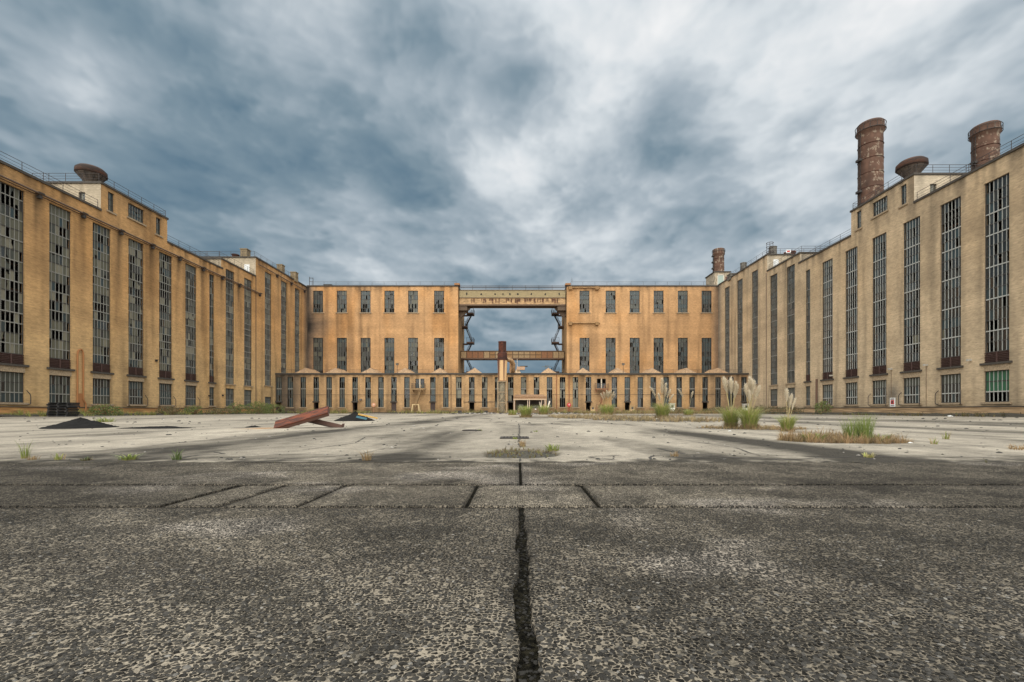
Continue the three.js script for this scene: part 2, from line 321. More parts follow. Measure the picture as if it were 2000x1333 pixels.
  part('roof', [along(start, stepB, HA - 0.9, HA - 0.5, -18, -0.4), along(pent[0] + 0.1, pent[1] - 0.1, HP - 0.5, HP - 0.12, -8.5, -0.4), along(stepB + 0.05, stepC, HB - 0.9, HB - 0.5, -18, -0.4), along(stepC + 0.05, end, HC - 0.9, HC - 0.5, -18, -0.4)], copingMat, wing);
  part('back_wall', [along(start, stepC, 0, HA - 0.5, -18.4, -18), along(stepC, end, 0, HC - 0.5, -18.4, -18), along(pent[0] + 0.3, pent[1], HA - 0.4, HP - 0.55, -8.6, -8.3), along(pent[1] - 0.3, pent[1], HA - 0.4, HP - 0.55, -8.2, -0.4), along(end - 0.3, end, 0, HC - 0.5, -17.9, -0.5)], concreteMat, wing);
  const cop = (Z0, Z1, H) => along(Z0, Z1, H + 0.002, H + 0.26, -0.42, 0.13);
  part('coping', [cop(start, pent[0] - 0.01, HA), cop(pent[0] - 0.12, pent[1] + 0.12, HP), cop(pent[1] + 0.02, stepB + 0.35, HA - 0.005), cop(stepB - 0.14, stepC, HB), cop(stepC - 0.16, end, HC),
    bx(lx(pent[0] - 0.12), HP + 0.003, -8.7, lx(pent[0] + 0.3), HP + 0.24, -0.43), bx(lx(stepB - 0.14), HB + 0.003, -16, lx(stepB + 0.3), HB + 0.24, -0.43), bx(lx(stepC - 0.16), HC + 0.003, -16, lx(stepC + 0.3), HC + 0.24, -0.43)], copingMat, wing);
  part('plinth', [along(start, stepC + 6, 0, h(0.93), 0.001, 0.10)], std(base[0] * 0.9, base[1] * 0.85, base[2] * 0.8, 0.95, { map: grimeTone }), wing);
  part('plinth_ledge', along(start, stepC + 6, h(0.935), h(1.02), 0.001, 0.15), copingMat, wing);
  // inside: dark floors, a back partition, rusty beams across the windows
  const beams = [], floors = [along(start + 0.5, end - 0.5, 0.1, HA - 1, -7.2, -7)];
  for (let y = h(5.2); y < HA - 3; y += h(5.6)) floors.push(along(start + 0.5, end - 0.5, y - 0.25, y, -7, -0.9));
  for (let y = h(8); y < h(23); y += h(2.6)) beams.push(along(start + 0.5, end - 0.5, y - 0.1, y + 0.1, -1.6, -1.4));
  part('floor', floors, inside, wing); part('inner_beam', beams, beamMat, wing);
  // windows, the nearest first so that their panes are single objects
  const gl = (q, n) => glazing(o.seed + n, q.tall ? { ...o.glass, gone: o.glass.gone * (q.Z > 62 ? 1.4 : 1) } : o.groundGlass);
  wins.forEach((q, n) => {
    const rowH = (q.v1 - q.v0) / q.rows, thick = q.tall ? (sgn > 0 ? [Math.round(4 + r() * 3), Math.round(9 + r() * 3)] : [2, 5, 8, 11, 13].filter((t) => t < q.rows)).map((t) => t * rowH) : [rowH];
    const green = sgn < 0 && !q.tall && q.i === 1, base_ = gl(q, n);
    makeWindow(wing, lx(q.Z), q.v0, 0, q.w, q.v1 - q.v0, q.cols, q.rows, { thick, r, single: n > 1 && n < 9 ? single : undefined, bars: q.Z > 72 ? barGrey : o.bars, sill: !q.lou,
      glass: green ? (rr, u, v) => (v > 0.3 ? { n: 7 } : { n: 6, gone: rr() < 0.3 }) : sgn < 0 && !q.tall ? (rr, u, v) => (v > 0.6 ? { n: 1 } : base_(rr, u, v)) : base_ });
    if (q.lou) { const y = q.v0 - h(1.03); louvre(wing, lx(q.Z), y, 0, q.w, h(1.03)); part('sill', along(q.Z - q.w / 2 - 0.3, q.Z + q.w / 2 + 0.3, y - 0.22, y, -0.3, 0.16), copingMat, wing); }
    if (q.tall && q.lou) part('spandrel', along(q.Z - q.w / 2, q.Z + q.w / 2, h(4.5) + 0.003, q.v0 - h(1.03) - 0.23, 0.001, 0.03), concreteMat, wing);
  });
  for (const q of attic) makeWindow(wing, lx(q.Z), q.v0, 0, q.w, q.v1 - q.v0, q.cols, q.rows, { r, bars: o.bars, glass: glazing(o.seed + 7, o.groundGlass) });
  // railings on the roofs
  const R = (Z, y, z) => [lx(Z), y + 0.26, z];
  part('railing', [...railing([R(start, HA, -0.2), R(pent[0] - 0.2, HA, -0.2)]), ...railing([R(pent[0], HP, -8.4), R(pent[0], HP, -0.25), R(pent[1], HP, -0.25), R(pent[1], HP, -4)]),
    ...railing([R(pent[1] + 0.3, HA, -0.25), R(stepB - 0.2, HA, -0.25)]), ...railing([R(stepB, HB, -12), R(stepB, HB, -0.25), R(stepC - 0.2, HB, -0.25)]), ...railing([R(stepC, HC, -14), R(stepC, HC, -0.25), R(end - 4, HC, -0.25)])], railMat, wing);
  return { wing, lx, h, HA, HP, HB, HC, R, along, bays };
}
const left = makeWing(1, 51, 1, [0.70, 0.412, 0.175], {
  name: 'factory_wing', label: 'long ochre brick factory wing left of the yard with tall strips of broken panes', seed: 11, HC: 30.3, shift: 0, face: [0.62, 0.52, 0.38], pale: 1, orange: 0.45, drip: 0.75, bars: barGrey,
  glass: { gone: 0.29, shard: 0.15, mix: [[0, 0.36], [1, 0.22], [2, 0.12], [3, 0.2], [4, 0.06], [5, 0.04]] }, groundGlass: { gone: 0.03, shard: 0.02, mix: [[2, 0.45], [1, 0.3], [6, 0.25]] },
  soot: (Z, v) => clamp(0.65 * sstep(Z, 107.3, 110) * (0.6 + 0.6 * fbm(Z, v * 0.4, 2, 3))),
});
const right = makeWing(-1, 48.4, 1.037, [0.685, 0.52, 0.335], {
  name: 'factory_wing', label: 'long beige brick factory wing right of the yard with tall dark glazed strips', seed: 23, HC: 30.8, shift: 0.25, face: [0.66, 0.56, 0.42], pale: 0.2, orange: 0.25, drip: 0.12, bars: barPale,
  glass: { gone: 0.2, shard: 0.08, mix: [[6, 0.70], [5, 0.06], [2, 0.12], [4, 0.10], [0, 0.02]] }, groundGlass: { gone: 0.08, shard: 0.04, mix: [[6, 0.5], [2, 0.35], [4, 0.15]] },
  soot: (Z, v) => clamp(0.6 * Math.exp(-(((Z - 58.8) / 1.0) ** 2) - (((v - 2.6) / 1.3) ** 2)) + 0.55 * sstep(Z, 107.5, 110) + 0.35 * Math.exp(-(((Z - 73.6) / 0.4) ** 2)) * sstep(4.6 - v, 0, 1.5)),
});
{
  // rain pipe on brackets along the left wall, just over the window heads
  const { wing, lx, bays, HC } = left;
  part('rain_pipe', [bar([lx(30), 23.62, 0.3], [lx(89.6), 23.62, 0.3], 0.22, undefined, 8), bar([lx(88.9), HC - 1.1, 0.3], [lx(108.5), HC - 1.1, 0.3], 0.2, undefined, 8)], std(0.13, 0.085, 0.06, 0.85), wing);
  part('rain_pipe', bar([lx(30), 23.42, 0.16], [lx(89.6), 23.42, 0.16], 0.1, undefined, 6), beamMat, wing);
  for (const Z of [...bays.slice(0, 9).map((z) => z + 2.5), 89.6, 96, 102, 108.3]) { const y = Z > 90 ? HC - 1.1 : 23.62; part('pipe_bracket', [bx(lx(Z) - 0.16, y - 0.5, 0.02, lx(Z) + 0.16, y - 0.14, 0.34), bx(lx(Z) - 0.3, y - 0.02, 0.01, lx(Z) + 0.3, y + 0.12, 0.46)], ironMat, wing); }
  part('downpipe', bar([lx(88.35), 0.9, 0.08], [lx(88.35), 26.5, 0.08], 0.12, undefined, 6), std(0.16, 0.11, 0.07, 0.85), wing);
  part('rusty_pipe', [pipe([[lx(52.5), 0.2, 0.15], [lx(52.5), 6.9, 0.15], [lx(52.6), 7.55, 0.15], [lx(52.9), 7.75, 0.15], [lx(53.15), 7.5, 0.15], [lx(53.2), 6.8, 0.15], [lx(53.2), 2, 0.15], [lx(53.5), 1.4, 0.15], [lx(53.5), 0.2, 0.15]], 0.09, 60, 6), bx(lx(52.45), 0.9, 0.06, lx(53.3), 2.6, 0.1)], std(0.36, 0.16, 0.06, 0.9), wing);
  for (const i of [1, 4, 5, 6]) for (const s of [-1.5, 1.5]) part('guard_rail', pipe([[lx(bays[i] + s * 0.86), 1.2, 0.2], [lx(bays[i] + s), 1.3, 0.3], [lx(bays[i] + s), 2.2, 0.3], [lx(bays[i] + s * 0.86), 2.7, 0.12]], 0.04, 16, 5), ironMat, wing);
  for (const [Z, y] of [[64, 7.6], [75, 3], [78.4, 3.2]]) part('wall_lamp', [bx(lx(Z) - 0.12, y - 0.1, 0.01, lx(Z) + 0.12, y + 0.12, 0.2), bx(lx(Z) - 0.2, y + 0.12, 0.01, lx(Z) + 0.2, y + 0.16, 0.42)], ironMat, wing);
}
{
  const { wing, lx, bays, h } = right;
  for (const Z of [48.6, 53.8, 58.9, 70]) part('wall_lamp', [bx(lx(Z) - 0.1, 5.9, 0.01, lx(Z) + 0.1, 6.1, 0.3), bx(lx(Z) - 0.11, 5.88, 0.3, lx(Z) + 0.11, 6.1, 0.45)], std(0.4, 0.38, 0.33, 0.6), wing);
  for (const Z of [58.95, 53.9]) part('downpipe', bar([lx(Z), 0.9, 0.06], [lx(Z), 5.8, 0.06], 0.07, undefined, 5), std(0.24, 0.18, 0.12, 0.85), wing);
  part('downpipe', bar([lx(73.6), 0.3, 0.12], [lx(73.6), 5.7, 0.12], 0.3, undefined, 8), std(0.13, 0.075, 0.05, 0.9), wing);
  part('downpipe', bar([lx(88.6), 0.9, 0.08], [lx(88.6), 27.4, 0.08], 0.14, undefined, 6), std(0.2, 0.15, 0.11, 0.9), wing);
  for (const i of [2, 3, 4]) for (const s of [-1.5, 1.5]) part('guard_rail', pipe([[lx(bays[i] + s * 0.86), 1.3, 0.2], [lx(bays[i] + s), 1.4, 0.3], [lx(bays[i] + s), 2.5, 0.3], [lx(bays[i] + s * 0.86), 2.9, 0.12]], 0.04, 16, 5), ironMat, wing);
}
// ---------------------------------------------------------------- the two blocks across the end of the yard
const TOP = 30.6;
function makeBlock(o) {
  const b = thing('factory_block', o.label, 'factory', [0, 0, -110]), r = rng(o.seed), [X0, X1] = o.x;
  const cell = [], drips = [];
  for (const x of o.wins) { cell.push({ x, v0: 24.3, v1: 29.6, rows: 5 }, { x, v0: 9.3, v1: 18.2, rows: 8 }); drips.push([x - 1.2, 24.1, 0.5, 3.2, 0.3], [x + 1.2, 24.1, 0.5, 3.2, 0.28], [x, 24, 0.9, 2, 0.2]); }
  const holes = cell.map((q) => ({ u0: q.x - 1.2, u1: q.x + 1.2, v0: q.v0, v1: q.v1 }));
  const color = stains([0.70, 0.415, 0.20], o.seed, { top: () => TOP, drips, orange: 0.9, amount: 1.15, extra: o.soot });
  part('wall', wallGeometry(X0, X1, 0, TOP, holes, color), brickMat, b);
  // the end that faces the gap
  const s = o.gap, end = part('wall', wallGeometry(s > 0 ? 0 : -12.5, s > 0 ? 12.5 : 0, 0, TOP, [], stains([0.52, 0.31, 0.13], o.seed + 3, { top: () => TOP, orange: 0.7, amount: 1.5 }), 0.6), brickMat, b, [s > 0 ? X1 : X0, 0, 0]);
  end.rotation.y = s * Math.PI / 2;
  part('roof', bx(X0, TOP - 0.8, -12.4, X1, TOP - 0.4, -0.4), copingMat, b);
  part('back_wall', [bx(X0, 0, -12.5, X1, TOP - 0.02, -12.45), s > 0 ? bx(X0, 0, -12.44, X0 + 0.3, TOP - 0.82, -0.45) : bx(X1 - 0.3, 0, -12.44, X1, TOP - 0.82, -0.45)], concreteMat, b);
  part('coping', [bx(X0 - 0.1, TOP + 0.002, -0.42, X1 + 0.1, TOP + 0.3, 0.14), s > 0 ? bx(X1 - 0.3, TOP + 0.003, -12.5, X1 + 0.12, TOP + 0.28, -0.43) : bx(X0 - 0.12, TOP + 0.003, -12.5, X0 + 0.3, TOP + 0.28, -0.43)], copingMat, b);
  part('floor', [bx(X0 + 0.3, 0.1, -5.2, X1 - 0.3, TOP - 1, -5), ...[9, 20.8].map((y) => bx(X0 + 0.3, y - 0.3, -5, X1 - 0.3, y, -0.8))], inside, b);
  part('railing', railing([[X0 + 1, TOP + 0.3, -0.3], [X1 - 0.5, TOP + 0.3, -0.3]], 0.95, 3), railMat, b);
  part('corner_cap', [s > 0 ? bx(X1 - 0.9, TOP + 0.31, -1.2, X1 + 0.35, TOP + 0.75, 0.35) : bx(X0 - 0.35, TOP + 0.31, -1.2, X0 + 0.9, TOP + 0.75, 0.35)], std(0.3, 0.15, 0.07, 0.9), b);
  for (const q of cell) makeWindow(b, q.x, q.v0, 0, 2.4, q.v1 - q.v0, 6, q.rows, { r, bars: barGrey, thick: [], glass: ((g) => (rr, u, v) => (rr() < (q.rows === 5 ? (v < 0.25 ? 0.45 : 0) : (v > 0.05 && v < 0.5 ? 0.22 : 0)) * o.loss ? { gone: true } : g(rr, u, v)))(glazing(o.seed + Math.round(q.x) + q.rows, { gone: 0.08, shard: 0.07, mix: o.mix })) });
  return b;
}
const gx = (px, Z) => (px - 1012) * Z / 889;
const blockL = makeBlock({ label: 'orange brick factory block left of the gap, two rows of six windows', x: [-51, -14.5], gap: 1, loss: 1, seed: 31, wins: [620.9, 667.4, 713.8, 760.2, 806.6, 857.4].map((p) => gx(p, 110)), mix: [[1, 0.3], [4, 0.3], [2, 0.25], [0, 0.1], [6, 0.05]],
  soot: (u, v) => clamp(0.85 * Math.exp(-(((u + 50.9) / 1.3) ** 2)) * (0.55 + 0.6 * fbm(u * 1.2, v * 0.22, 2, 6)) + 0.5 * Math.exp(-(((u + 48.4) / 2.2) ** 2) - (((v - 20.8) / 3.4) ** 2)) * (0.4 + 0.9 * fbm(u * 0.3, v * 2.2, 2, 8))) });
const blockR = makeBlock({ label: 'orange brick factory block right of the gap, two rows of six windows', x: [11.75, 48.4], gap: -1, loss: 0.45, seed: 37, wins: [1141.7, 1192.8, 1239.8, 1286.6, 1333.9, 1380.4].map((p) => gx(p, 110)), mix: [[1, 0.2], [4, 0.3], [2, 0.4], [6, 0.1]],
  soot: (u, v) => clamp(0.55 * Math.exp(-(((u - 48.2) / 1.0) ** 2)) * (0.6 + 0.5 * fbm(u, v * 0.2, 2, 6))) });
for (const y of [21.7, 30.25]) part('ledge_pipe', [bar([12.1, y, 0.35], [19.7, y, 0.35], 0.36, undefined, 8), bx(12.2, y - 0.5, 0.02, 13, y + 0.25, 0.6), bx(18.6, y - 0.5, 0.02, 19.4, y + 0.25, 0.6)], std(0.42, 0.26, 0.12, 0.85, { map: grimeTone }), blockR);

// ---------------------------------------------------------------- the low building in front of them
const annexZ = 95.6, AH = 8.15;
const annex = thing('low_building', 'low ochre building across the yard with a row of narrow windows', 'factory', [0, 0, -annexZ]);
{
  const r = rng(71), wx = [544.3]; for (let i = 0; i < 36; i++) wx.push(566.4 + 25.35 * i);
  const doors = { 0: 0, 3: 0, 6: 0, 9: 1, 12: 1, 15: 0, 18: 0, 24: 0, 27: 0, 33: 0, 36: 0 }, escapes = [11, 25], holes = [], drips = [];
  const list = wx.map((p, i) => ({ x: gx(p, annexZ), i, door: i in doors, escape: escapes.includes(i) }));
  const broken = (i) => [14, 16, 17, 18, 19, 20, 22, 23].includes(i);
  for (const q of list) {
    if (q.escape) { q.v0 = 5.3; q.v1 = 7.3; q.w = 1.9; } else { q.v0 = q.door ? 2.55 : 1.3; q.v1 = 7.65; q.w = 1.18; }
    holes.push({ u0: q.x - q.w / 2, u1: q.x + q.w / 2, v0: q.v0, v1: q.v1 });
    if (q.door) holes.push({ u0: q.x - 0.52, u1: q.x + 0.52, v0: 0.02, v1: 2.3 });
    drips.push([q.x, q.v0 - 0.2, 0.6, 0.7, 0.3]);
  }
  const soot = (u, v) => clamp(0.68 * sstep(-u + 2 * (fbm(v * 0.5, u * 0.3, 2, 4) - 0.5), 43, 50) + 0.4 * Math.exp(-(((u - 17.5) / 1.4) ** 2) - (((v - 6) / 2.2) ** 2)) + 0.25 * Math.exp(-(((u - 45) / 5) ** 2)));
  const xl = -50.98, xr = 48.4;
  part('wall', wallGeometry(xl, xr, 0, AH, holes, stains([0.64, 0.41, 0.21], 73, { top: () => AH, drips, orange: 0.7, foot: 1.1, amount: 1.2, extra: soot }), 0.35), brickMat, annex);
  part('roof', bx(xl, AH - 0.4, -14.3, xr, AH - 0.05, -0.4), copingMat, annex);
  part('coping', [bx(xl + 0.01, AH + 0.002, -0.45, xr - 0.01, AH + 0.34, 0.22)], copingMat, annex);
  part('floor', [bx(xl + 0.5, 0.05, -6.2, xr - 0.5, AH - 0.5, -6), bx(xl + 0.5, 4.3, -6, xr - 0.5, 4.5, -0.9)], inside, annex);
  for (const q of list) {
    const H = q.v1 - q.v0, b = broken(q.i);
    const glass = glazing(80 + q.i, b ? { gone: 0.22, shard: 0.16, mix: [[3, 0.5], [0, 0.4], [1, 0.1]] } : { gone: q.escape ? 0.3 : 0.2, shard: 0.05, mix: q.i < 20 ? [[2, 0.4], [1, 0.35], [4, 0.15], [6, 0.1]] : [[6, 0.4], [2, 0.3], [4, 0.3]] });
    if (q.escape) { makeWindow(annex, q.x - 0.5, q.v0, 0, 0.8, H, 1, 2, { r, glass, bars: barPale, sill: false }); makeWindow(annex, q.x + 0.5, q.v0, 0, 0.8, H, 1, 2, { r, glass, bars: barPale, sill: false }); part('pier', bx(q.x - 0.1, q.v0, -0.3, q.x + 0.1, q.v1, 0.02), std(0.6, 0.52, 0.4, 0.8), annex); continue; }
    const t = 5.15 - q.v0;
    makeWindow(annex, q.x, q.v0, 0, q.w, H, 3, 6, { r, glass, bars: barGrey, rowYs: [t * 0.5, t - 0.16, t + 0.16, t + (H - t) * 0.58], thick: [t, t + 0.08], sill: !q.door });
    if (q.door) {
      const open = !doors[q.i];
      part('lintel', bx(q.x - 0.72, 2.32, -0.3, q.x + 0.72, 2.55, 0.2), copingMat, annex);
      const d = part('door', open ? bx(q.x - 0.55, 0.05, -1.3, q.x - 0.49, 2.25, -0.3) : bx(q.x - 0.52, 0.05, -0.22, q.x + 0.52, 2.3, -0.14), doorDark, annex);
      if (!open) { const n = part('handle', bx(q.x + 0.36, 1.0, -0.14, q.x + 0.42, 1.12, -0.06), galv, d); }
    }
  }
  // paired floor vents at the foot of the wall
  for (let i = 1; i < 35; i += 1) if (!(i in doors) && r() < 0.7) { const x = gx(wx[i] - 1, annexZ); part('floor_vent', [bx(x - 0.75, 0.2, 0.01, x + 0.75, 0.62, 0.06), bx(x - 0.62, 0.28, 0.061, x - 0.1, 0.54, 0.07), bx(x + 0.1, 0.28, 0.061, x + 0.62, 0.54, 0.07)], i % 3 ? frameMat : concreteMat, annex); }
  part('wall_pipe', [bar([xl + 1, 3.92, 0.12], [gx(962, annexZ), 3.92, 0.12], 0.06, undefined, 5), bar([gx(1075, annexZ), 3.98, 0.12], [xr - 1, 3.98, 0.12], 0.06, undefined, 5), bar([gx(905, annexZ), 2.4, 0.14], [gx(990, annexZ), 2.45, 0.14], 0.1, undefined, 5)], ironMat, annex);
  for (const p of [881, 1111.5, 1087]) part('downpipe', bar([gx(p, annexZ), 0.2, 0.1], [gx(p, annexZ), AH, 0.1], 0.13, undefined, 6), p > 1000 ? std(0.25, 0.09, 0.05, 0.85) : std(0.22, 0.14, 0.08, 0.85), annex);
  part('railing', [...railing([[xl + 0.6, AH + 0.34, -0.3], [gx(935, annexZ), AH + 0.34, -0.3]], 0.75, 2.6, 0.03), ...railing([[gx(1080, annexZ), AH + 0.34, -0.3], [xr - 0.4, AH + 0.34, -0.3]], 0.75, 2.6, 0.03)], railMat, annex);
  // hipped roof lights of sheet metal with seams
  const hip = (x) => {
    const w = 2.45, l = 8.6, hh = 1.8, y = AH - 0.06, z0 = -1.9, P = (a, c, d) => [x + a, y + c, z0 + d], A = P(-w, 0, 0), B = P(w, 0, 0), C = P(w, 0, -l), D = P(-w, 0, -l), E = P(0, hh, -2), F = P(0, hh, -l + 2);
    const tri = [A, B, E, B, C, F, B, F, E, C, D, F, D, A, E, D, E, F], g = new THREE.BufferGeometry(), uv = [];
    g.setAttribute('position', new THREE.Float32BufferAttribute(tri.flat(), 3)); for (const p of tri) uv.push((p[0] + p[2]) / 3, p[1] / 3); g.setAttribute('uv', new THREE.Float32BufferAttribute(uv, 2)); g.computeVertexNormals();
    const seams = []; for (let i = -3; i <= 3; i++) { const u = i / 4; seams.push(bar([x + u * w, y, z0 + 0.02], [x + u * w * 0.12, y + hh * (1 - Math.abs(u) * 0.9), z0 - 2 * (1 - Math.abs(u) * 0.9) + 0.03], 0.05)); }
    for (const q of [E, F]) for (const c of q === E ? [A, B] : [C, D]) seams.push(bar(c, q, 0.09));
    seams.push(bar(E, F, 0.1));
    const m = part('roof_light', g, tinMat, annex); part('roof_seam', seams, std(0.36, 0.24, 0.15, 0.8), m);
  };
  for (let k = 0; k < 6; k++) hip(-9.5 - 7.6 * k + (k === 5 ? 1 : 0));
  for (let k = 0; k < 6; k++) hip(6.6 + 7.55 * k - (k === 5 ? 0.6 : 0));
}

// ---------------------------------------------------------------- bridges across the gap
{
  const b = thing('footbridge', 'enclosed upper bridge with pale ribbed cladding over rust streaked girder', 'bridge', [-1.4, 25.9, -110.6]);
  const L = 12.9, D = -2.8;
  const strip = (y0, y1, fn, n = 220) => { const g = new THREE.PlaneGeometry(2 * L, y1 - y0, n, 8).translate(0, (y0 + y1) / 2, 0); const c = []; const p = g.attributes.position; for (let i = 0; i < p.count; i++) c.push(...fn(p.getX(i), p.getY(i))); g.setAttribute('color', new THREE.Float32BufferAttribute(c, 3)); return g; };
  const vc = new THREE.MeshStandardMaterial({ vertexColors: true, roughness: 0.85, map: grimeTone });
  const rr = rng(9), drops = [...Array(46)].map(() => [(rr() - 0.5) * 23, 0.09 + rr() * 0.13, 0.5 + rr() * 0.75]);
  part('girder', strip(0.55, 2.05, (x, y) => { let k = 0; for (const [dx, w, l] of drops) k = Math.max(k, Math.exp(-(((x - dx) / w) ** 4)) * sstep(y, 0.75 + 1.15 - l * 1.1, 1.0 + 1.15 - l)); k *= sstep(1.95 - y, 0, 0.1); return [lerp(0.62, 0.13, k), lerp(0.42, 0.05, k), lerp(0.23, 0.03, k)]; }), vc, b);
  part('underside', [bx(-L, 0.2, D, L, 0.3, -0.05), bx(-L, 0.2, -0.05, L, 0.54, 0.12), bx(-L, 0.31, D, L, 4.1, D + 0.1)], std(0.13, 0.085, 0.055, 0.9), b);
  const ribs = [], r = rng(10); for (let i = 0; i < 129; i++) { const x = -L + 0.1 + i * 0.2; ribs.push(bx(x - 0.06, 2.2, 0.005, x + 0.06, 3.9, 0.06)); }
  const clad = part('cladding', [bx(-L, 2.2, -0.06, L, 3.9, 0)], std(0.50, 0.40, 0.225, 0.85, { map: grimeTone }), b); part('cladding_rib', ribs, std(0.36, 0.29, 0.165, 0.85), clad);
  const hole = [-11.1, -7.6, -4.2, -2.3, -0.6, 1.3, 4.6, 8, 11.4]; hole.forEach((x, i) => part('hole', (() => { const s = new THREE.Shape(), n = 9; for (let k = 0; k < n; k++) { const a = k / n * 6.28, q = (i % 8 ? 0.2 : 0.16) * (0.7 + 0.6 * r()); const p = [x + q * Math.cos(a), 3.0 + q * (i % 8 ? 1.3 : 2.4) * Math.sin(a)]; k ? s.lineTo(...p) : s.moveTo(...p); } return new THREE.ExtrudeGeometry(s, { depth: 0.006, bevelEnabled: false }).translate(0, 0, 0.061); })(), blackMat, clad));  // black patches on the cladding, painted darkness in place of real openings
  part('trim', [bx(-L, 2.06, -0.05, L, 2.19, 0.16), bx(-L, 3.91, -2.8, L, 4.06, 0.15)], std(0.14, 0.10, 0.07, 0.85), b);
  part('railing', [...railing([[-L, 4.06, -0.1], [L, 4.06, -0.1]], 1.1, 3.3, 0.07), bar([-L, 4.75, -0.1], [L, 4.75, -0.1], 0.2)], railMat, b);
  part('haunch', [-1, 1].flatMap((s) => [bar([s * (L + 0.1), -2.1, -1.3], [s * (L - 2.1), 0.2, -1.3], 1.2, 0.5), bx(s * (L - 1.9), -0.9, -2.6, s * (L + 0.1), 0.19, -0.1)]), std(0.11, 0.075, 0.05, 0.9), b);
}
{
  const b = thing('conveyor_bridge', 'lower bridge of rusty square panels crossing the gap behind the stack', 'bridge', [-1.4, 13.6, -114]), r = rng(15), n = 18, L = 13, w = 2 * L / n;
  const tints = [[0.42, 0.26, 0.13], [0.46, 0.33, 0.19], [0.33, 0.16, 0.08], [0.38, 0.22, 0.10], [0.48, 0.37, 0.23]].map(([x, y, z]) => std(x, y, z, 0.85, { map: grimeTone }));
  part('body', bx(-L, 0.1, -2.4, L, 1.85, -0.06), std(0.10, 0.06, 0.035, 0.9), b);
  for (let i = 0; i < n; i++) { const x = -L + i * w, t = tints[i === 14 || i === 15 ? 2 : Math.floor(r() * 5)]; if (i > 4 && i < 14) { part('panel', bx(x + 0.09, 0.2, -0.05, x + w - 0.09, 0.88, 0.02), t, b); part('panel', bx(x + 0.09, 1.06, -0.05, x + w - 0.09, 1.75, 0.02), t, b); } else part('panel', bx(x + 0.09, 0.2, -0.05, x + w - 0.09, 1.75, 0.02), t, b); }
  part('edge_beam', [bx(-L, 1.86, -2.5, L, 2.0, 0.1), bx(-L, -0.15, -2.5, L, 0.09, 0.1), ...[...Array(9)].map((_, i) => bx(-L + 2 + i * 2.9, -0.35, -0.3, -L + 2.1 + i * 2.9, -0.15, 0.05))], std(0.12, 0.07, 0.045, 0.85), b);
  part('support', bx(-0.75, -5.3, -1.5, 0.15, -0.16, -0.7), std(0.32, 0.17, 0.08, 0.85), b);
}
// zigzag stairs on the ends of the two blocks
function zigzag(x, dir, label) {
  const t = thing('fire_escape', label, 'fire escape', [x, 8.1, -118]), step = [], land = [], rail = [], lev = [17.7, 14.3, 10.2, 6.4, 2.6], a = 0.8 * dir, b = 2.55 * dir;
  for (let i = 0; i < 4; i++) {
    const [p, q] = i % 2 ? [a, b] : [b, a], y0 = lev[i], y1 = lev[i + 1], n = 13;
    for (let k = 0; k < n; k++) { const f = k / n; step.push(bx(lerp(p, q, f) - 0.12, lerp(y0, y1, f) - 0.22, -0.5, lerp(p, q, f) + 0.12, lerp(y0, y1, f) - 0.17, 0.5)); }
    for (const z of [-0.52, 0.52]) { step.push(bar([p, y0 - 0.1, z], [q, y1 - 0.1, z], 0.1, 0.42)); rail.push(bar([p, y0 + 0.9, z], [q, y1 + 0.9, z], 0.06), bar([p, y0 + 0.45, z], [q, y1 + 0.45, z], 0.05)); for (const f of [0, 0.33, 0.66, 1]) rail.push(bar([lerp(p, q, f), lerp(y0, y1, f) - 0.1, z], [lerp(p, q, f), lerp(y0, y1, f) + 0.9, z], 0.05)); }
  }
  lev.slice(0, 5).forEach((y, i) => { const e = i % 2 ? [0.05 * dir, 1.3 * dir] : [1.2 * dir, 3.0 * dir]; land.push(bx(e[0], y - 0.4, -1.6, e[1], y, 1.2)); if (!(i % 2)) land.push(bx(0.05 * dir, y - 0.5, -1.6, 1.2 * dir, y - 0.1, -1.2)); rail.push(...railing([[e[1], y, 1.2], [e[1], y, -1.6]], 1.05, 0.9, 0.05), ...railing([[e[0], y, 1.2], [e[1], y, 1.2]], 1.05, 0.9, 0.05)); });
  part('steps', step, ironMat, t); const lm = std(0.09, 0.055, 0.04, 0.85); for (const g of land) part('landing', g, lm, t); part('railing', rail, railMat, t);
}
zigzag(-14.48, 1, 'zigzag iron stair on the left side of the gap'); zigzag(11.73, -1, 'zigzag iron stair on the right side of the gap');

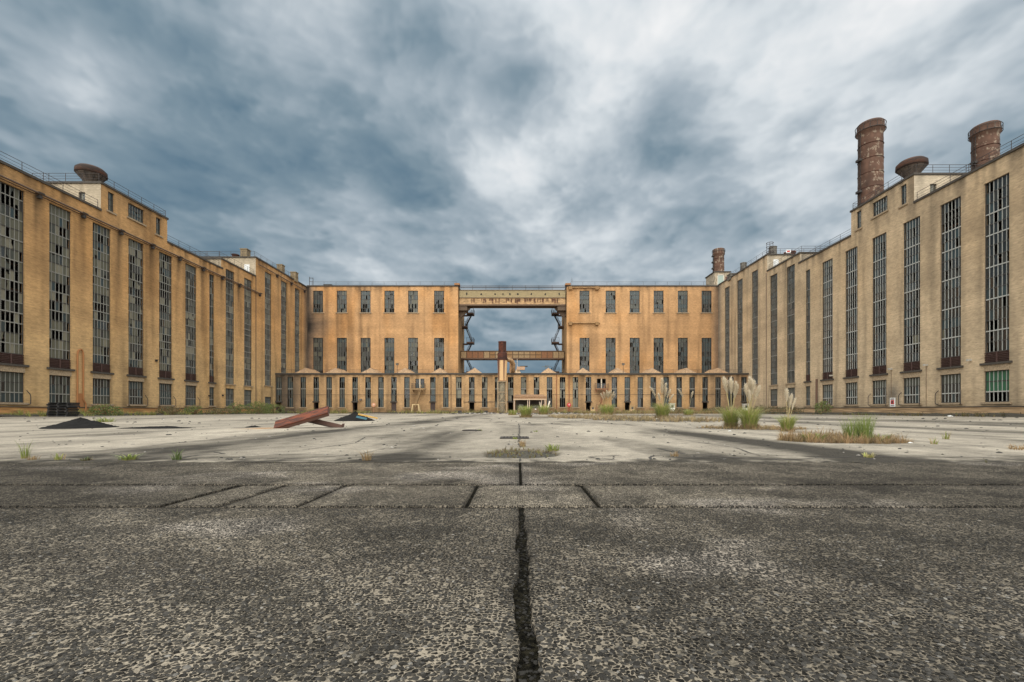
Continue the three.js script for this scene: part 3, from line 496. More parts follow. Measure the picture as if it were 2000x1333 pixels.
// ---------------------------------------------------------------- stack on its steel frame, canopy
{
  const t = thing('exhaust_stack', 'rusty exhaust stack over a tan hopper on braced steel legs', 'stack', [-3.2, 0, -92]);
  const top = new THREE.LatheGeometry([[0.72, 12.3], [0.78, 12.3], [0.79, 14.4], [0.83, 14.4], [0.83, 14.55], [0.72, 14.55], [0.72, 12.3]].map(([x, y]) => new THREE.Vector2(x, y)), 24);
  part('flue', top, darkRust, t);
  part('collar', new THREE.LatheGeometry([[0.79, 12.35], [0.98, 12.2], [0.98, 10.9], [1.02, 10.85], [1.02, 10.7], [0.9, 10.7]].map(([x, y]) => new THREE.Vector2(x, y)), 24), darkRust, t);
  const g = new THREE.CylinderGeometry(1.0, 0.84, 4.05, 40, 20, false).translate(0, 8.67, 0), c = [], p = g.attributes.position;
  for (let i = 0; i < p.count; i++) { const a = Math.atan2(p.getX(i), p.getZ(i)), f = (p.getY(i) - 6.6) / 4.1, s = Math.max(Math.exp(-(((a + 0.95) / (0.22 + 0.25 * f)) ** 4)), Math.exp(-(((a - 0.42) / (0.10 + 0.12 * f)) ** 4))), k = clamp(s * 1.1); c.push(lerp(0.62, 0.12, k), lerp(0.40, 0.05, k), lerp(0.20, 0.035, k)); }
  g.setAttribute('color', new THREE.Float32BufferAttribute(c, 3));
  part('hopper', g, new THREE.MeshStandardMaterial({ vertexColors: true, roughness: 0.8 }), t);
  part('hopper_flange', new THREE.CylinderGeometry(0.95, 0.95, 0.1, 24).translate(0, 6.6, 0), std(0.3, 0.16, 0.08, 0.85), t);
  part('inner_tank', new THREE.CylinderGeometry(0.62, 0.62, 6.2, 20).translate(0, 3.35, 0), std(0.36, 0.33, 0.25, 0.8, { map: grimeTone }), t);
  const legMat = std(0.58, 0.45, 0.30, 0.8, { map: grimeTone });
  for (const x of [-0.88, 0.88]) for (const z of [-0.88, 0.88]) part('leg', bar([x, 0.1, z], [x, 6.5, z], 0.14), legMat, t);
  const br = []; for (const z of [-0.88, 0.88]) { for (const y of [6.45, 4.3, 2.2]) br.push(bar([-0.88, y, z], [0.88, y, z], 0.12)); for (const [y0, y1] of [[0.3, 2.2], [2.2, 4.3]]) br.push(bar([-0.85, y0, z], [0.85, y1, z], 0.07), bar([0.85, y0, z], [-0.85, y1, z], 0.07)); }
  for (const x of [-0.88, 0.88]) for (const y of [6.45, 4.3, 2.2]) br.push(bar([x, y, -0.88], [x, y, 0.88], 0.12));
  part('brace', br, std(0.36, 0.26, 0.16, 0.85), t);
  part('base_slab', bx(-1.5, 0, -1.4, 1.5, 0.16, 1.4), concreteMat, t);
  part('elbow_duct', [new THREE.TubeGeometry(new THREE.CatmullRomCurve3([V(0.8, 11, -0.6), V(1.4, 11.0, -1.2), V(1.95, 10.7, -2), V(2.2, 10.1, -2.6), V(2.2, 9.3, -2.9), V(1.9, 8.2, -5.2)]), 30, 0.42, 14), ...[0.18, 0.3, 0.42, 0.55, 0.68].map((f) => { const cv = new THREE.CatmullRomCurve3([V(0.8, 11, -0.6), V(1.4, 11.0, -1.2), V(1.95, 10.7, -2), V(2.2, 10.1, -2.6), V(2.2, 9.3, -2.9), V(1.9, 8.2, -5.2)]); const a = cv.getPoint(f), d = cv.getTangent(f); return bar(a.clone().addScaledVector(d, -0.04).toArray(), a.clone().addScaledVector(d, 0.04).toArray(), 0.98, undefined, 14); })], tinMat, t);
  part('duct_stay', [bar([1.1, 8.5, -3.9], [1.9, 10.4, -2.2], 0.08), bar([2.6, 8.5, -3.9], [2.3, 10.2, -2.4], 0.08)], std(0.4, 0.28, 0.16, 0.8), t);
}
{
  const t = thing('canopy', 'low open canopy with tan roof on thin posts right of the stack', 'canopy', [2.35, 0, -90.5]);
  const roof = new THREE.BufferGeometry().copy(new THREE.BoxGeometry(6.5, 0.5, 4.2).translate(0, 3.15, -1.9)), p = roof.attributes.position; for (let i = 0; i < p.count; i++) if (p.getZ(i) < -2) { p.setY(i, p.getY(i) + 0.55); p.setX(i, p.getX(i) * 0.86); } roof.computeVertexNormals();
  part('roof', roof, std(0.38, 0.23, 0.13, 0.85, { map: grimeTone }), t); part('fascia', bx(-3.3, 2.72, 0.2, 3.3, 2.95, 0.3), std(0.5, 0.36, 0.24, 0.8), t);
  for (const [x, z] of [[-3.15, 0.1], [-0.45, 0.1], [-0.1, 0.1], [2.3, 0.1], [3.1, 0.1], [-3.1, -3.6], [3.1, -3.6]]) part('post', bx(x - 0.07, 0, z - 0.07, x + 0.07, 2.9, z + 0.07), std(0.55, 0.42, 0.32, 0.8), t);
  part('back_panel', bx(-2.9, 0.3, -3.9, 3.0, 2.9, -3.8), std(0.07, 0.055, 0.045, 0.9), t);
  const panelMat = std(0.34, 0.26, 0.16, 0.85, { map: grimeTone });
  for (const [a, b] of [[-2.4, -0.65], [0.15, 2.2]]) { const q = part('low_panel', bx(a, 0.15, -0.7, b, 1.05, -0.6), panelMat, t); part('notice', bx((a + b) / 2 - 0.18, 0.78, -0.598, (a + b) / 2 + 0.1, 1.0, -0.58), std(0.75, 0.74, 0.7, 0.7), q); }
  part('machine', [bx(-2.2, 0.1, -2.8, -1.3, 1.9, -2.2), bx(0.6, 0.1, -2.8, 1.8, 1.6, -2.3)], std(0.2, 0.19, 0.16, 0.7), t);
}
{
  const plank = (a, b, label, m) => tag(part('plank', bar(a, b, 0.24, 0.06), m), label, 'plank');
  const pale = std(0.62, 0.55, 0.45, 0.85), tan = std(0.45, 0.28, 0.16, 0.85);
  plank([4.75, 0.02, -89.9], [4.3, 2.35, -91], 'pale plank leaning inwards under the right end of the canopy', pale);
  plank([5.5, 0.02, -89.6], [6.35, 2.5, -91.5], 'pale plank leaning outwards past the right canopy post', pale);
  plank([5.25, 0.02, -89.9], [5.15, 1.9, -91], 'short brown plank leaning upright beside the right canopy post', tan);
}

// outside stairs up the front of the low building
function frontStair(px, label, mat, colour) {
  const x = gx(px, annexZ), t = thing('fire_escape', label, 'fire escape', [x, 0, -annexZ + 0.3]);
  part('landing', [bx(-1.4, 4.95, 0, 1.4, 5.15, 1.3), bx(-1.2, 4.4, 0, -1.1, 4.95, 0.9), bx(1.1, 4.4, 0, 1.2, 4.95, 0.9)], mat, t);
  part('railing', [...railing([[-1.35, 5.15, 0.05], [-1.35, 5.15, 1.25], [0.2, 5.15, 1.25]], 1.05, 0.8, 0.06), ...railing([[1.35, 5.15, 1.25], [1.35, 5.15, 0.05]], 1.05, 0.8, 0.06)], railMat, t);
  const s = []; for (const z of [0.7, 1.3]) s.push(bar([0.6, 5, z], [-0.55, 1.3, z], 0.1, 0.2), bar([0.6, 5.9, z], [-0.55, 2.3, z], 0.06)); for (let k = 0; k < 14; k++) s.push(bx(lerp(0.55, -0.5, k / 14) - 0.12, lerp(4.9, 1.4, k / 14), 0.7, lerp(0.55, -0.5, k / 14) + 0.12, lerp(4.9, 1.4, k / 14) + 0.05, 1.3));
  part('stair', s, mat, t);
  part('trestle', [bar([-1.35, 0, 1.6], [-1.1, 1.9, 1.3], 0.14), bar([0.35, 0, 1.6], [0.1, 1.9, 1.3], 0.14), bar([-1.35, 0, 0.4], [-1.1, 1.9, 0.7], 0.14), bar([0.35, 0, 0.4], [0.1, 1.9, 0.7], 0.14), bx(-1.2, 1.75, 0.6, 0.2, 1.92, 1.4)], colour, t);
}
frontStair(819.5, 'pale outside stair on a trestle left of the stack', std(0.48, 0.34, 0.19, 0.85, { map: grimeTone }), std(0.6, 0.45, 0.24, 0.85));
frontStair(1174, 'rusty dark outside stair right of the canopy above pampas grass', std(0.26, 0.12, 0.06, 0.85), std(0.3, 0.16, 0.08, 0.85));
// ---------------------------------------------------------------- chimneys, ventilators and other things on the roofs
function chimney(x, z, y0, y1, r, label, ladder) {
  const t = thing('chimney', label, 'chimney', [x, y0, z]), h = y1 - y0, k = [[r * 1.02, 0], [r * 0.99, h * 0.5], [r * 0.97, h - 2.0], [r * 0.97, h - 1.75], [r * 1.1, h - 1.45], [r * 1.12, h - 1.1], [r * 1.05, h - 1.08], [r * 1.06, h - 0.1], [r * 1.0, h], [r * 0.8, h], [r * 0.8, h - 3]];
  const g = new THREE.LatheGeometry(k.flatMap(([a, b], i) => i && i < 3 ? [...Array(70)].map((_, q) => new THREE.Vector2(lerp(k[i - 1][0], a, (q + 1) / 70) + 0.012 * Math.sin((q + 1) / 70 * 44), lerp(k[i - 1][1], b, (q + 1) / 70))) : [new THREE.Vector2(a, b)]), 110);
  const c = [], p = g.attributes.position;
  for (let i = 0; i < p.count; i++) {
    const a = Math.atan2(p.getX(i), p.getZ(i)), y = p.getY(i) + y0, flake = sstep(fbm(a * 3.6 + x, y * 1.7, 5, 61, 0.7) + 0.07 * Math.sin(y * 5.2) + 0.05 * Math.sin(a * 2 + 1), 0.64, 0.68), dark = fbm(a * 2.2, y * 0.6, 3, 66);
    c.push(lerp(0.115, 0.28, flake) * (0.3 + dark), lerp(0.058, 0.21, flake) * (0.3 + dark), lerp(0.036, 0.15, flake) * (0.3 + dark));
  }
  g.setAttribute('color', new THREE.Float32BufferAttribute(c, 3));
  part('shaft', g, new THREE.MeshStandardMaterial({ vertexColors: true, roughness: 0.85, bumpMap: grimeTone, bumpScale: 0.02 }), t);
  const ring = []; for (const f of ladder ? [0.98, 0.96] : [0.965]) { const o = new THREE.TorusGeometry(r * 1.17, 0.045, 5, 36); o.rotateX(Math.PI / 2); ring.push(o.translate(0, h * f - (f < 0.97 ? 0.5 : 0), 0)); }
  for (let i = 0; i < 14; i++) { const a = i / 14 * 6.283; ring.push(bar([r * 1.17 * Math.cos(a), h * 0.96 - 0.5, r * 1.17 * Math.sin(a)], [r * 1.17 * Math.cos(a), h * 0.98, r * 1.17 * Math.sin(a)], 0.05)); }
  part('top_rail', ring, ironMat, t);
  const hoop = []; for (let y = h * 0.25; y < h - 2; y += 2.2) { const o = new THREE.TorusGeometry(r * 0.995, 0.045, 4, 40); o.rotateX(Math.PI / 2); hoop.push(o.translate(0, y, 0)); } for (const g of hoop) part('band', g, darkRust, t);
  const lad = []; for (const s of [-0.2, 0.2]) lad.push(bar([-r * 1.06, 0, s], [-r * 1.06, h * 0.96, s], 0.05)); for (let y = 0.4; y < h * 0.95; y += 0.4) lad.push(bar([-r * 1.06, y, -0.2], [-r * 1.06, y, 0.2], 0.04)); for (const f of [0.2, 0.45, 0.7]) lad.push(bx(-r * 1.25, h * f, -0.4, -r * 0.98, h * f + 0.35, 0.4));
  part('ladder', lad, ironMat, t);
}
chimney(54, -69.7, 25.2, 44.5, 1.62, 'tall flaking rusty chimney nearest the centre behind the right wing roof', true);
chimney(72.2, -70.3, 25.2, 44.5, 1.62, 'flaking rusty chimney furthest right behind the right wing roof', true);
chimney(52, -118, 36, 42.4, 1.35, 'small dark red chimney on the cream roof hut at the far corner', false);
{
  const t = thing('roof_hut', 'cream roof hut with a pale green door under the small red chimney', 'hut', [52, 30.4, -118.5]);
  part('wall', bx(-2, 0, -2.6, 2, 5.4, 2.7), std(0.62, 0.54, 0.42, 0.9, { map: grimeTone }), t); part('roof', bx(-2.2, 5.41, -2.8, 2.2, 5.65, 2.9), copingMat, t);
  const d = part('door', bx(-1.15, 0.5, 2.701, 0.2, 4.6, 2.78), std(0.35, 0.42, 0.37, 0.8), t); part('door_frame', [bx(-1.3, 0.4, 2.701, -1.16, 4.75, 2.85), bx(0.21, 0.4, 2.701, 0.35, 4.75, 2.85), bx(-1.3, 4.61, 2.701, 0.35, 4.76, 2.85)], std(0.7, 0.66, 0.58, 0.8), d);
  part('window', bx(0.75, 2.6, 2.701, 1.25, 4.3, 2.76), std(0.13, 0.06, 0.045, 0.8), t); part('side_landing', [bx(-3, 1.6, -1.5, -2.01, 1.8, 1), ...railing([[-3, 1.8, 1], [-3, 1.8, -1.5]], 1, 1)], railMat, t);
  const box = thing('roof_box', 'grey sheet metal housing right of the cream roof hut', 'housing', [55.2, 30.4, -117.5]); part('body', bx(-1.1, 0, -1.6, 1.1, 5.1, 1.4), galv, box); part('lid', bx(-1.2, 5.11, -1.7, 1.2, 5.3, 1.5), copingMat, box);
}
function cowl(x, y, z, s, tilt, label) {
  const t = thing('roof_ventilator', label, 'ventilator', [x, y, z]); t.scale.setScalar(s);
  const g = new THREE.LatheGeometry([[0.75, 0], [0.8, 0.2], [1.6, 1.2], [1.55, 1.2], [0.7, 0.3]].map(([a, b]) => new THREE.Vector2(a, b)), 40), lip = new THREE.LatheGeometry([[1.58, 1.15], [1.72, 1.3], [1.68, 1.85], [1.36, 2.16], [1.2, 2.16], [1.4, 1.9]].map(([a, b]) => new THREE.Vector2(a, b)), 40);
  part('funnel', g, std(0.16, 0.13, 0.11, 0.7, { map: grimeTone }), t); part('rim', lip, std(0.20, 0.27, 0.28, 0.85, { map: rustTone }), t);
  part('seam', [...Array(10)].map((_, i) => { const a = i * 0.628; return bar([0.81 * Math.cos(a), 0.25, 0.81 * Math.sin(a)], [1.61 * Math.cos(a), 1.18, 1.61 * Math.sin(a)], 0.04); }), ironMat, t);
  part('curb', new THREE.CylinderGeometry(0.85, 1.0, 3.2, 24).translate(0, -1.59, 0), galv, t);
}
cowl(-55, 29.75, -58.6, 0.94, 0, 'wide rusty funnel ventilator on the left wing roof');
cowl(52.6, 31.75, -60.8, 1.0, 0, 'wide rusty funnel ventilator on the right wing roof between two chimneys');
function duct(x, y, z, w, h, round, label, m = galv) {
  const t = thing('roof_duct', label, 'duct', [x, y, z]);
  if (round) { part('pipe', new THREE.CylinderGeometry(w / 2, w / 2, h, 20).translate(0, h / 2, 0), m, t); part('rim', [new THREE.CylinderGeometry(w / 2 + 0.05, w / 2 + 0.05, 0.12, 20).translate(0, h - 0.1, 0), new THREE.CylinderGeometry(w / 2 + 0.05, w / 2 + 0.05, 0.1, 20).translate(0, h * 0.5, 0)], m, t); }
  else { part('pipe', bx(-w / 2, 0, -w / 2, w / 2, h, w / 2), m, t); part('rim', [bx(-w / 2 - 0.08, h - 0.16, -w / 2 - 0.08, w / 2 + 0.08, h, w / 2 + 0.08), bx(-w / 2 - 0.05, h * 0.5, -w / 2 - 0.05, w / 2 + 0.05, h * 0.5 + 0.1, w / 2 + 0.05)], m, t); }
  return t;
}
const tanBox = std(0.34, 0.27, 0.17, 0.85, { map: grimeTone });
duct(gx(479, 91.5), 30, -91.5, 1.3, 3.0, false, 'tall square tan duct, nearest on the left wing end roof', tanBox);
duct(gx(548, 99), 30, -99, 1.15, 2.3, false, 'square tan duct in the middle of the left wing end roof', tanBox);
duct(gx(574.5, 104), 30, -104, 1.2, 2.2, false, 'square tan duct furthest along the left wing end roof', tanBox);
duct(gx(493, 95), 30, -95, 1.6, 0.9, true, 'squat round vent between square ducts on the left wing roof', tanBox);
{ const t = duct(gx(459.5, 90.6), 30, -90.6, 0.6, 1.0, true, 'small mushroom vent left of the tall square duct', darkRust); part('cap', [new THREE.CylinderGeometry(0.68, 0.45, 0.55, 16).translate(0, 1.3, 0), new THREE.CylinderGeometry(0.72, 0.72, 0.1, 16).translate(0, 1.6, 0)], darkRust, t); }
duct(gx(1521, 90), 30.4, -92, 1.45, 3.3, true, 'tall round grey duct behind a hooped ladder on the right roof');
duct(gx(1508, 91), 30.4, -91, 0.9, 1.9, false, 'short grey box duct left of the tall round duct');
duct(gx(1452.5, 99.5), 30.4, -99.5, 1.3, 2.5, true, 'round grey duct halfway down the right wing end roof');
duct(gx(1430, 104), 30.4, -104, 1.5, 1.4, false, 'low grey box duct furthest along the right wing end roof');
{
  const t = thing('roof_fan', 'rust brown fan housing behind the small sign on the right roof', 'fan housing', [gx(1543, 91.5), 30.5, -91.5]); part('body', new THREE.CylinderGeometry(1.05, 0.85, 1.7, 12).translate(0, 1.0, 0), darkRust, t); part('rim', new THREE.CylinderGeometry(1.12, 1.12, 0.15, 12).translate(0, 1.85, 0), rustMat, t);
  const s = thing('roof_sign', 'small white sign with a red panel on the right roof edge', 'sign', [gx(1539, 90), 30.6, -89.8]); part('board', bx(-0.48, 1.1, -0.03, 0.48, 1.75, 0.03), std(0.82, 0.82, 0.8, 0.6), s); part('red_panel', bx(-0.3, 1.25, 0.031, 0.28, 1.6, 0.04), std(0.55, 0.05, 0.04, 0.6), s); part('post', bx(-0.04, 0, -0.04, 0.04, 1.09, 0.02), ironMat, s);
  const l = thing('ladder_cage', 'hooped ladder cage on a post at the right roof edge', 'ladder', [gx(1504, 89.6), 30.6, -89.6]), hp = [];
  for (const y of [1.2, 2.2, 3.0]) { const o = new THREE.TorusGeometry(0.62, 0.05, 4, 20); o.rotateX(Math.PI / 2); hp.push(o.translate(0, y, 0)); } for (let i = 0; i < 6; i++) { const a = i * 1.047; hp.push(bar([0.62 * Math.cos(a), 0.2, 0.62 * Math.sin(a)], [0.62 * Math.cos(a), 3, 0.62 * Math.sin(a)], 0.05)); } part('hoop', hp, railMat, l);
  const v = thing('roof_gate', 'tall iron gate frame at the left corner of the end roof', 'gate', [-50.2, 30.9, -110.2]); part('frame', [bx(-0.4, 0, -0.05, -0.3, 2.1, 0.05), bx(0.45, 0, -0.05, 0.55, 1.9, 0.05), bx(-0.29, 1.75, -0.04, 0.44, 1.85, 0.04), bx(-0.29, 0.9, -0.04, 0.44, 0.98, 0.04)], railMat, v);
  const c = thing('roof_crate', 'low brown box on the roof edge of the left block', 'box', [gx(641, 111), 30.2, -111]); part('body', bx(-0.9, 0, -0.5, 0.9, 0.95, 0.5), tanBox, c); part('lid', bx(-1, 0.96, -0.6, 1, 1.08, 0.6), copingMat, c);
  const a = thing('aerial', 'thin aerial mast above the right block corner', 'aerial', [gx(1117, 110.5), 30.9, -110.5]); part('mast', bar([0, 0, 0], [0, 2, 0], 0.05), ironMat, a); part('crossarm', [bar([-0.3, 1.4, 0], [0.3, 1.4, 0], 0.04)], ironMat, a);
  for (const [px, label] of [[775.6, 'roof lamp on a post above the low building, left of the stack'], [1217.5, 'roof lamp on a post above the low building, right of the canopy']]) { const q = thing('roof_lamp', label, 'lamp', [gx(px, 96.2), 8.2, -96.2], 0, 'lamps on the low roof'); part('post', bar([0, 0, 0], [0, 2.1, 0], 0.09, undefined, 6), ironMat, q); part('lamp_head', [bx(-0.24, 2.0, -0.2, 0.24, 2.35, 0.2), bx(-0.28, 2.35, -0.25, 0.28, 2.42, 0.25)], galv, q); }
  const p = thing('pylon', 'distant lattice pylon just over the low roof in the gap', 'pylon', [gx(1068, 170), 0, -170]), lat = []; for (let y = 0; y < 17; y += 1.6) { const w0 = lerp(2.4, 0.5, y / 17), w1 = lerp(2.4, 0.5, (y + 1.6) / 17); lat.push(bar([-w0, y, 0], [w1, y + 1.6, 0], 0.1), bar([w0, y, 0], [-w1, y + 1.6, 0], 0.1), bar([-w0, y, 0], [-w1, y + 1.6, 0], 0.12), bar([w0, y, 0], [w1, y + 1.6, 0], 0.12)); } part('tower', lat, galv, p); part('crossarm', [14.2, 15.6, 17].map((y) => bar([-1.9, y, 0], [1.9, y, 0], 0.12)), galv, p);
  const w = thing('roof_hopper', 'weathered tan hopper on the low roof right of the duct', 'hopper', [gx(1011, 101), 8, -101]); part('body', new THREE.CylinderGeometry(0.5, 1.4, 1.6, 4).rotateY(0.78).translate(0, 0.95, 0), std(0.6, 0.45, 0.3, 0.85, { map: grimeTone }), w); part('box', bx(-0.2, 1.6, -0.6, 1.6, 2.3, 0.6), std(0.5, 0.32, 0.2, 0.85), w); part('mast', bar([-0.1, 1.6, 0], [-0.1, 4.1, 0], 0.09), std(0.6, 0.5, 0.38, 0.8), w); part('ridge', bx(0.5, 2.31, -0.4, 2.2, 2.5, 0.4), copingMat, w);
}

// ---------------------------------------------------------------- signs and cabinets along the walls
{
  const s = thing('notice_board', 'white notice with a red picture on the right wing wall', 'sign', [48.33, 1.1, -58.7], -Math.PI / 2);
  part('board', bx(-0.4, 0, -0.03, 0.4, 1.15, 0.03), std(0.8, 0.79, 0.76, 0.7), s); part('red_panel', [bx(-0.26, 0.32, 0.031, 0.26, 0.86, 0.04)], std(0.5, 0.045, 0.04, 0.7), s); part('dark_band', [bx(-0.3, 0.93, 0.031, 0.3, 1.05, 0.04), bx(-0.12, 0.42, 0.041, 0.1, 0.78, 0.05), bx(-0.28, 0.1, 0.031, 0.28, 0.18, 0.04)], std(0.06, 0.05, 0.05, 0.7), s);
  for (const [px, c, inner, label] of [[729.6, [0.62, 0.30, 0.17], [0.72, 0.5, 0.36], 'faded orange round hose reel left of the pale stair'], [1111.3, [0.5, 0.03, 0.03], [0.6, 0.3, 0.28], 'red round hose reel on a post right of the canopy']]) {
    const t = thing('hose_reel', label, 'hose reel', [gx(px, 95), 0, -95]); part('disc', new THREE.CylinderGeometry(0.42, 0.42, 0.16, 24).rotateX(Math.PI / 2).translate(0, 1.8, 0), std(...c, 0.6), t); part('hub', new THREE.CylinderGeometry(0.2, 0.2, 0.06, 16).rotateX(Math.PI / 2).translate(0.05, 1.85, 0.11), std(...inner, 0.6), t); part('post', bx(-0.05, 0, -0.08, 0.05, 1.4, 0.0), std(c[0] * 0.6, c[1] * 0.6, c[2] * 0.6, 0.7), t);
  }
  const cab = (px, Z, w, h, c, label, win) => { const t = thing('cabinet', label, 'cabinet', [gx(px, Z), 0, -Z]); part('body', bx(-w / 2, 0.05, -0.35, w / 2, h, 0.3), std(...c, 0.8, { map: grimeTone }), t); part('lid', bx(-w / 2 - 0.06, h + 0.003, -0.4, w / 2 + 0.06, h + 0.09, 0.38), std(c[0] * 0.8, c[1] * 0.8, c[2] * 0.8, 0.8), t); part('pane', bx(-w * 0.2, h * 0.62, 0.301, w * 0.22, h * 0.86, 0.32), win, t); part('door', bx(-w / 2 + 0.08, 0.15, 0.301, w / 2 - 0.08, h * 0.56, 0.325), std(c[0] * 0.92, c[1] * 0.92, c[2] * 0.92, 0.8), t); };
  const dk = std(0.04, 0.045, 0.045, 0.4);
  cab(1157.5, 93, 0.95, 1.45, [0.6, 0.42, 0.22], 'tan cabinet beside the door left of the rusty stair', dk); cab(1234.5, 93, 0.95, 1.5, [0.62, 0.45, 0.25], 'tan cabinet beside the open door right of the rusty stair', dk); cab(1312.5, 92, 1.05, 1.95, [0.9, 0.92, 0.8], 'pale green white cabinet right of the tall plumed pampas grass', dk); cab(1456.5, 93, 1.1, 1.9, [0.85, 0.85, 0.78], 'white cabinet at the right end of the low building', dk);
  const lamp = thing('bell_lamp', 'small round lamp on the low building left of the orange reel', 'lamp', [gx(704.5, 95.4), 2.7, -95.4]); part('lamp_head', new THREE.CylinderGeometry(0.24, 0.3, 0.3, 16).translate(0, 0.2, 0.15), std(0.12, 0.10, 0.09, 0.7), lamp); part('bracket', bx(-0.05, 0.05, -0.2, 0.05, 0.4, 0.0), ironMat, lamp);
}
// ---------------------------------------------------------------- ground
// washed aggregate: dark stones in pale mortar (1.5 m tile) and its relief
function cells(n, seed) { const p = []; for (let j = 0; j < n; j++) for (let i = 0; i < n; i++) p.push([i + 0.5 + 0.85 * (hash(i, j, seed) - 0.5), j + 0.5 + 0.85 * (hash(i, j, seed + 1) - 0.5), hash(i, j, seed + 2)]); return p; }
const AGG = (() => {
  const S = 2048, n = 98, pts = cells(n, 300), col = new Uint8Array(S * S * 4), hgt = new Uint8Array(S * S * 4);
  for (let y = 0; y < S; y++) for (let x = 0; x < S; x++) {
    const u = x / S * n + 0.5 * (vnoise(x / 9, y / 9, 7, 0) - 0.5), v = y / S * n + 0.5 * (vnoise(x / 9, y / 9, 8, 0) - 0.5), iu = Math.floor(u), iv = Math.floor(v); let d1 = 9, d2 = 9, id = 0;
    for (let b = -1; b <= 1; b++) for (let a = -1; a <= 1; a++) { const ci = (iu + a + n) % n, cj = (iv + b + n) % n, q = pts[cj * n + ci], dx = (iu + a) + (q[0] - ci) - u, dy = (iv + b) + (q[1] - cj) - v, ang = q[2] * 3.14, ex = dx * Math.cos(ang) + dy * Math.sin(ang), ey = -dx * Math.sin(ang) + dy * Math.cos(ang), d = Math.hypot(ex * 0.78, ey * 1.2); if (d < d1) { d2 = d1; d1 = d; id = cj * n + ci; } else if (d < d2) d2 = d; }
    const tone = pts[id][2], cover = fbm(x / S * 7, y / S * 7, 1, 19) * 0 + vnoise(x / S * 8, y / S * 8, 19, 8) * 0.6 + vnoise(x / S * 24, y / S * 24, 20, 24) * 0.4;
    const gap = d2 - d1, edge = lerp(0.03, 0.2, cover), stone = hash(id, 3) < lerp(1.0, 0.9, cover) ? sstep(gap, edge, edge + 0.12) : 0, fine = hash(x, y, 4) - 0.5, med = vnoise(x / 6, y / 6, 33, 0) - 0.5;
    const warm = hash(id, 9), s = 0.12 + 0.15 * tone + 0.06 * fine + 0.10 * med + (warm > 0.94 ? 0.22 : 0), m = 0.55 + 0.10 * (cover - 0.5) + 0.12 * fine + 0.20 * med;
    const i = (y * S + x) * 4, c = [lerp(m, s, stone), lerp(m * 0.935, s * 0.95, stone), lerp(m * 0.84, s * 0.87, stone)];
    for (let k = 0; k < 3; k++) { col[i + k] = clamp(c[k]) * 255; hgt[i + k] = clamp(0.35 + stone * (0.35 + 0.2 * tone) + 0.16 * med + 0.08 * fine) * 255; } col[i + 3] = hgt[i + 3] = 255;
  }
  const mk = (d, srgb) => { const t = new THREE.DataTexture(d, S, S); t.wrapS = t.wrapT = THREE.RepeatWrapping; t.magFilter = t.minFilter = THREE.LinearFilter; if (srgb) t.colorSpace = THREE.SRGBColorSpace; t.needsUpdate = true; return t; };
  return { col: mk(col, true), hgt: mk(hgt, false) };
})();
const aggMat = new THREE.MeshPhysicalMaterial({ specularIntensity: 0.25,  map: AGG.col, bumpMap: AGG.hgt, bumpScale: 0.006, roughness: 0.93, vertexColors: true });
const yardTone = texture(1024, 1024, (x, y) => { const f = hash(x, y, 4) - 0.5, m = vnoise(x / 5, y / 5, 6, 0) - 0.5, k = vnoise(x / 40, y / 40, 3, 0) - 0.5, pit = hash(x >> 1, y >> 1, 55) < 0.05 ? -0.22 : 0; const t = 0.87 + 0.14 * f + 0.18 * m + 0.1 * k + pit; return [t, t * 0.985, t * 0.95]; });
const yardMat = new THREE.MeshPhysicalMaterial({ specularIntensity: 0.3,  map: yardTone, bumpMap: yardTone, bumpScale: 0.006, roughness: 0.94, vertexColors: true });
const dirtTone = texture(512, 512, (x, y) => { const t = 0.24 + 0.28 * (hash(x, y, 6) - 0.5) + 0.30 * (vnoise(x / 6, y / 6, 5, 0) - 0.5) + (hash(x >> 1, y >> 1, 12) < 0.02 ? 0.35 : 0); return [t * 1.05, t, t * 0.86]; });
const dirtMat = std(0.75, 0.72, 0.66, 1, { map: dirtTone, bumpMap: dirtTone, bumpScale: 0.02 });
{ const g = new THREE.PlaneGeometry(1800, 1800).rotateX(-Math.PI / 2); const uv = g.attributes.uv; for (let i = 0; i < uv.count; i++) uv.setXY(i, uv.getX(i) * 900, uv.getY(i) * 900); structure(part('ground', g, dirtMat, null, [0, -0.045, 0])); }

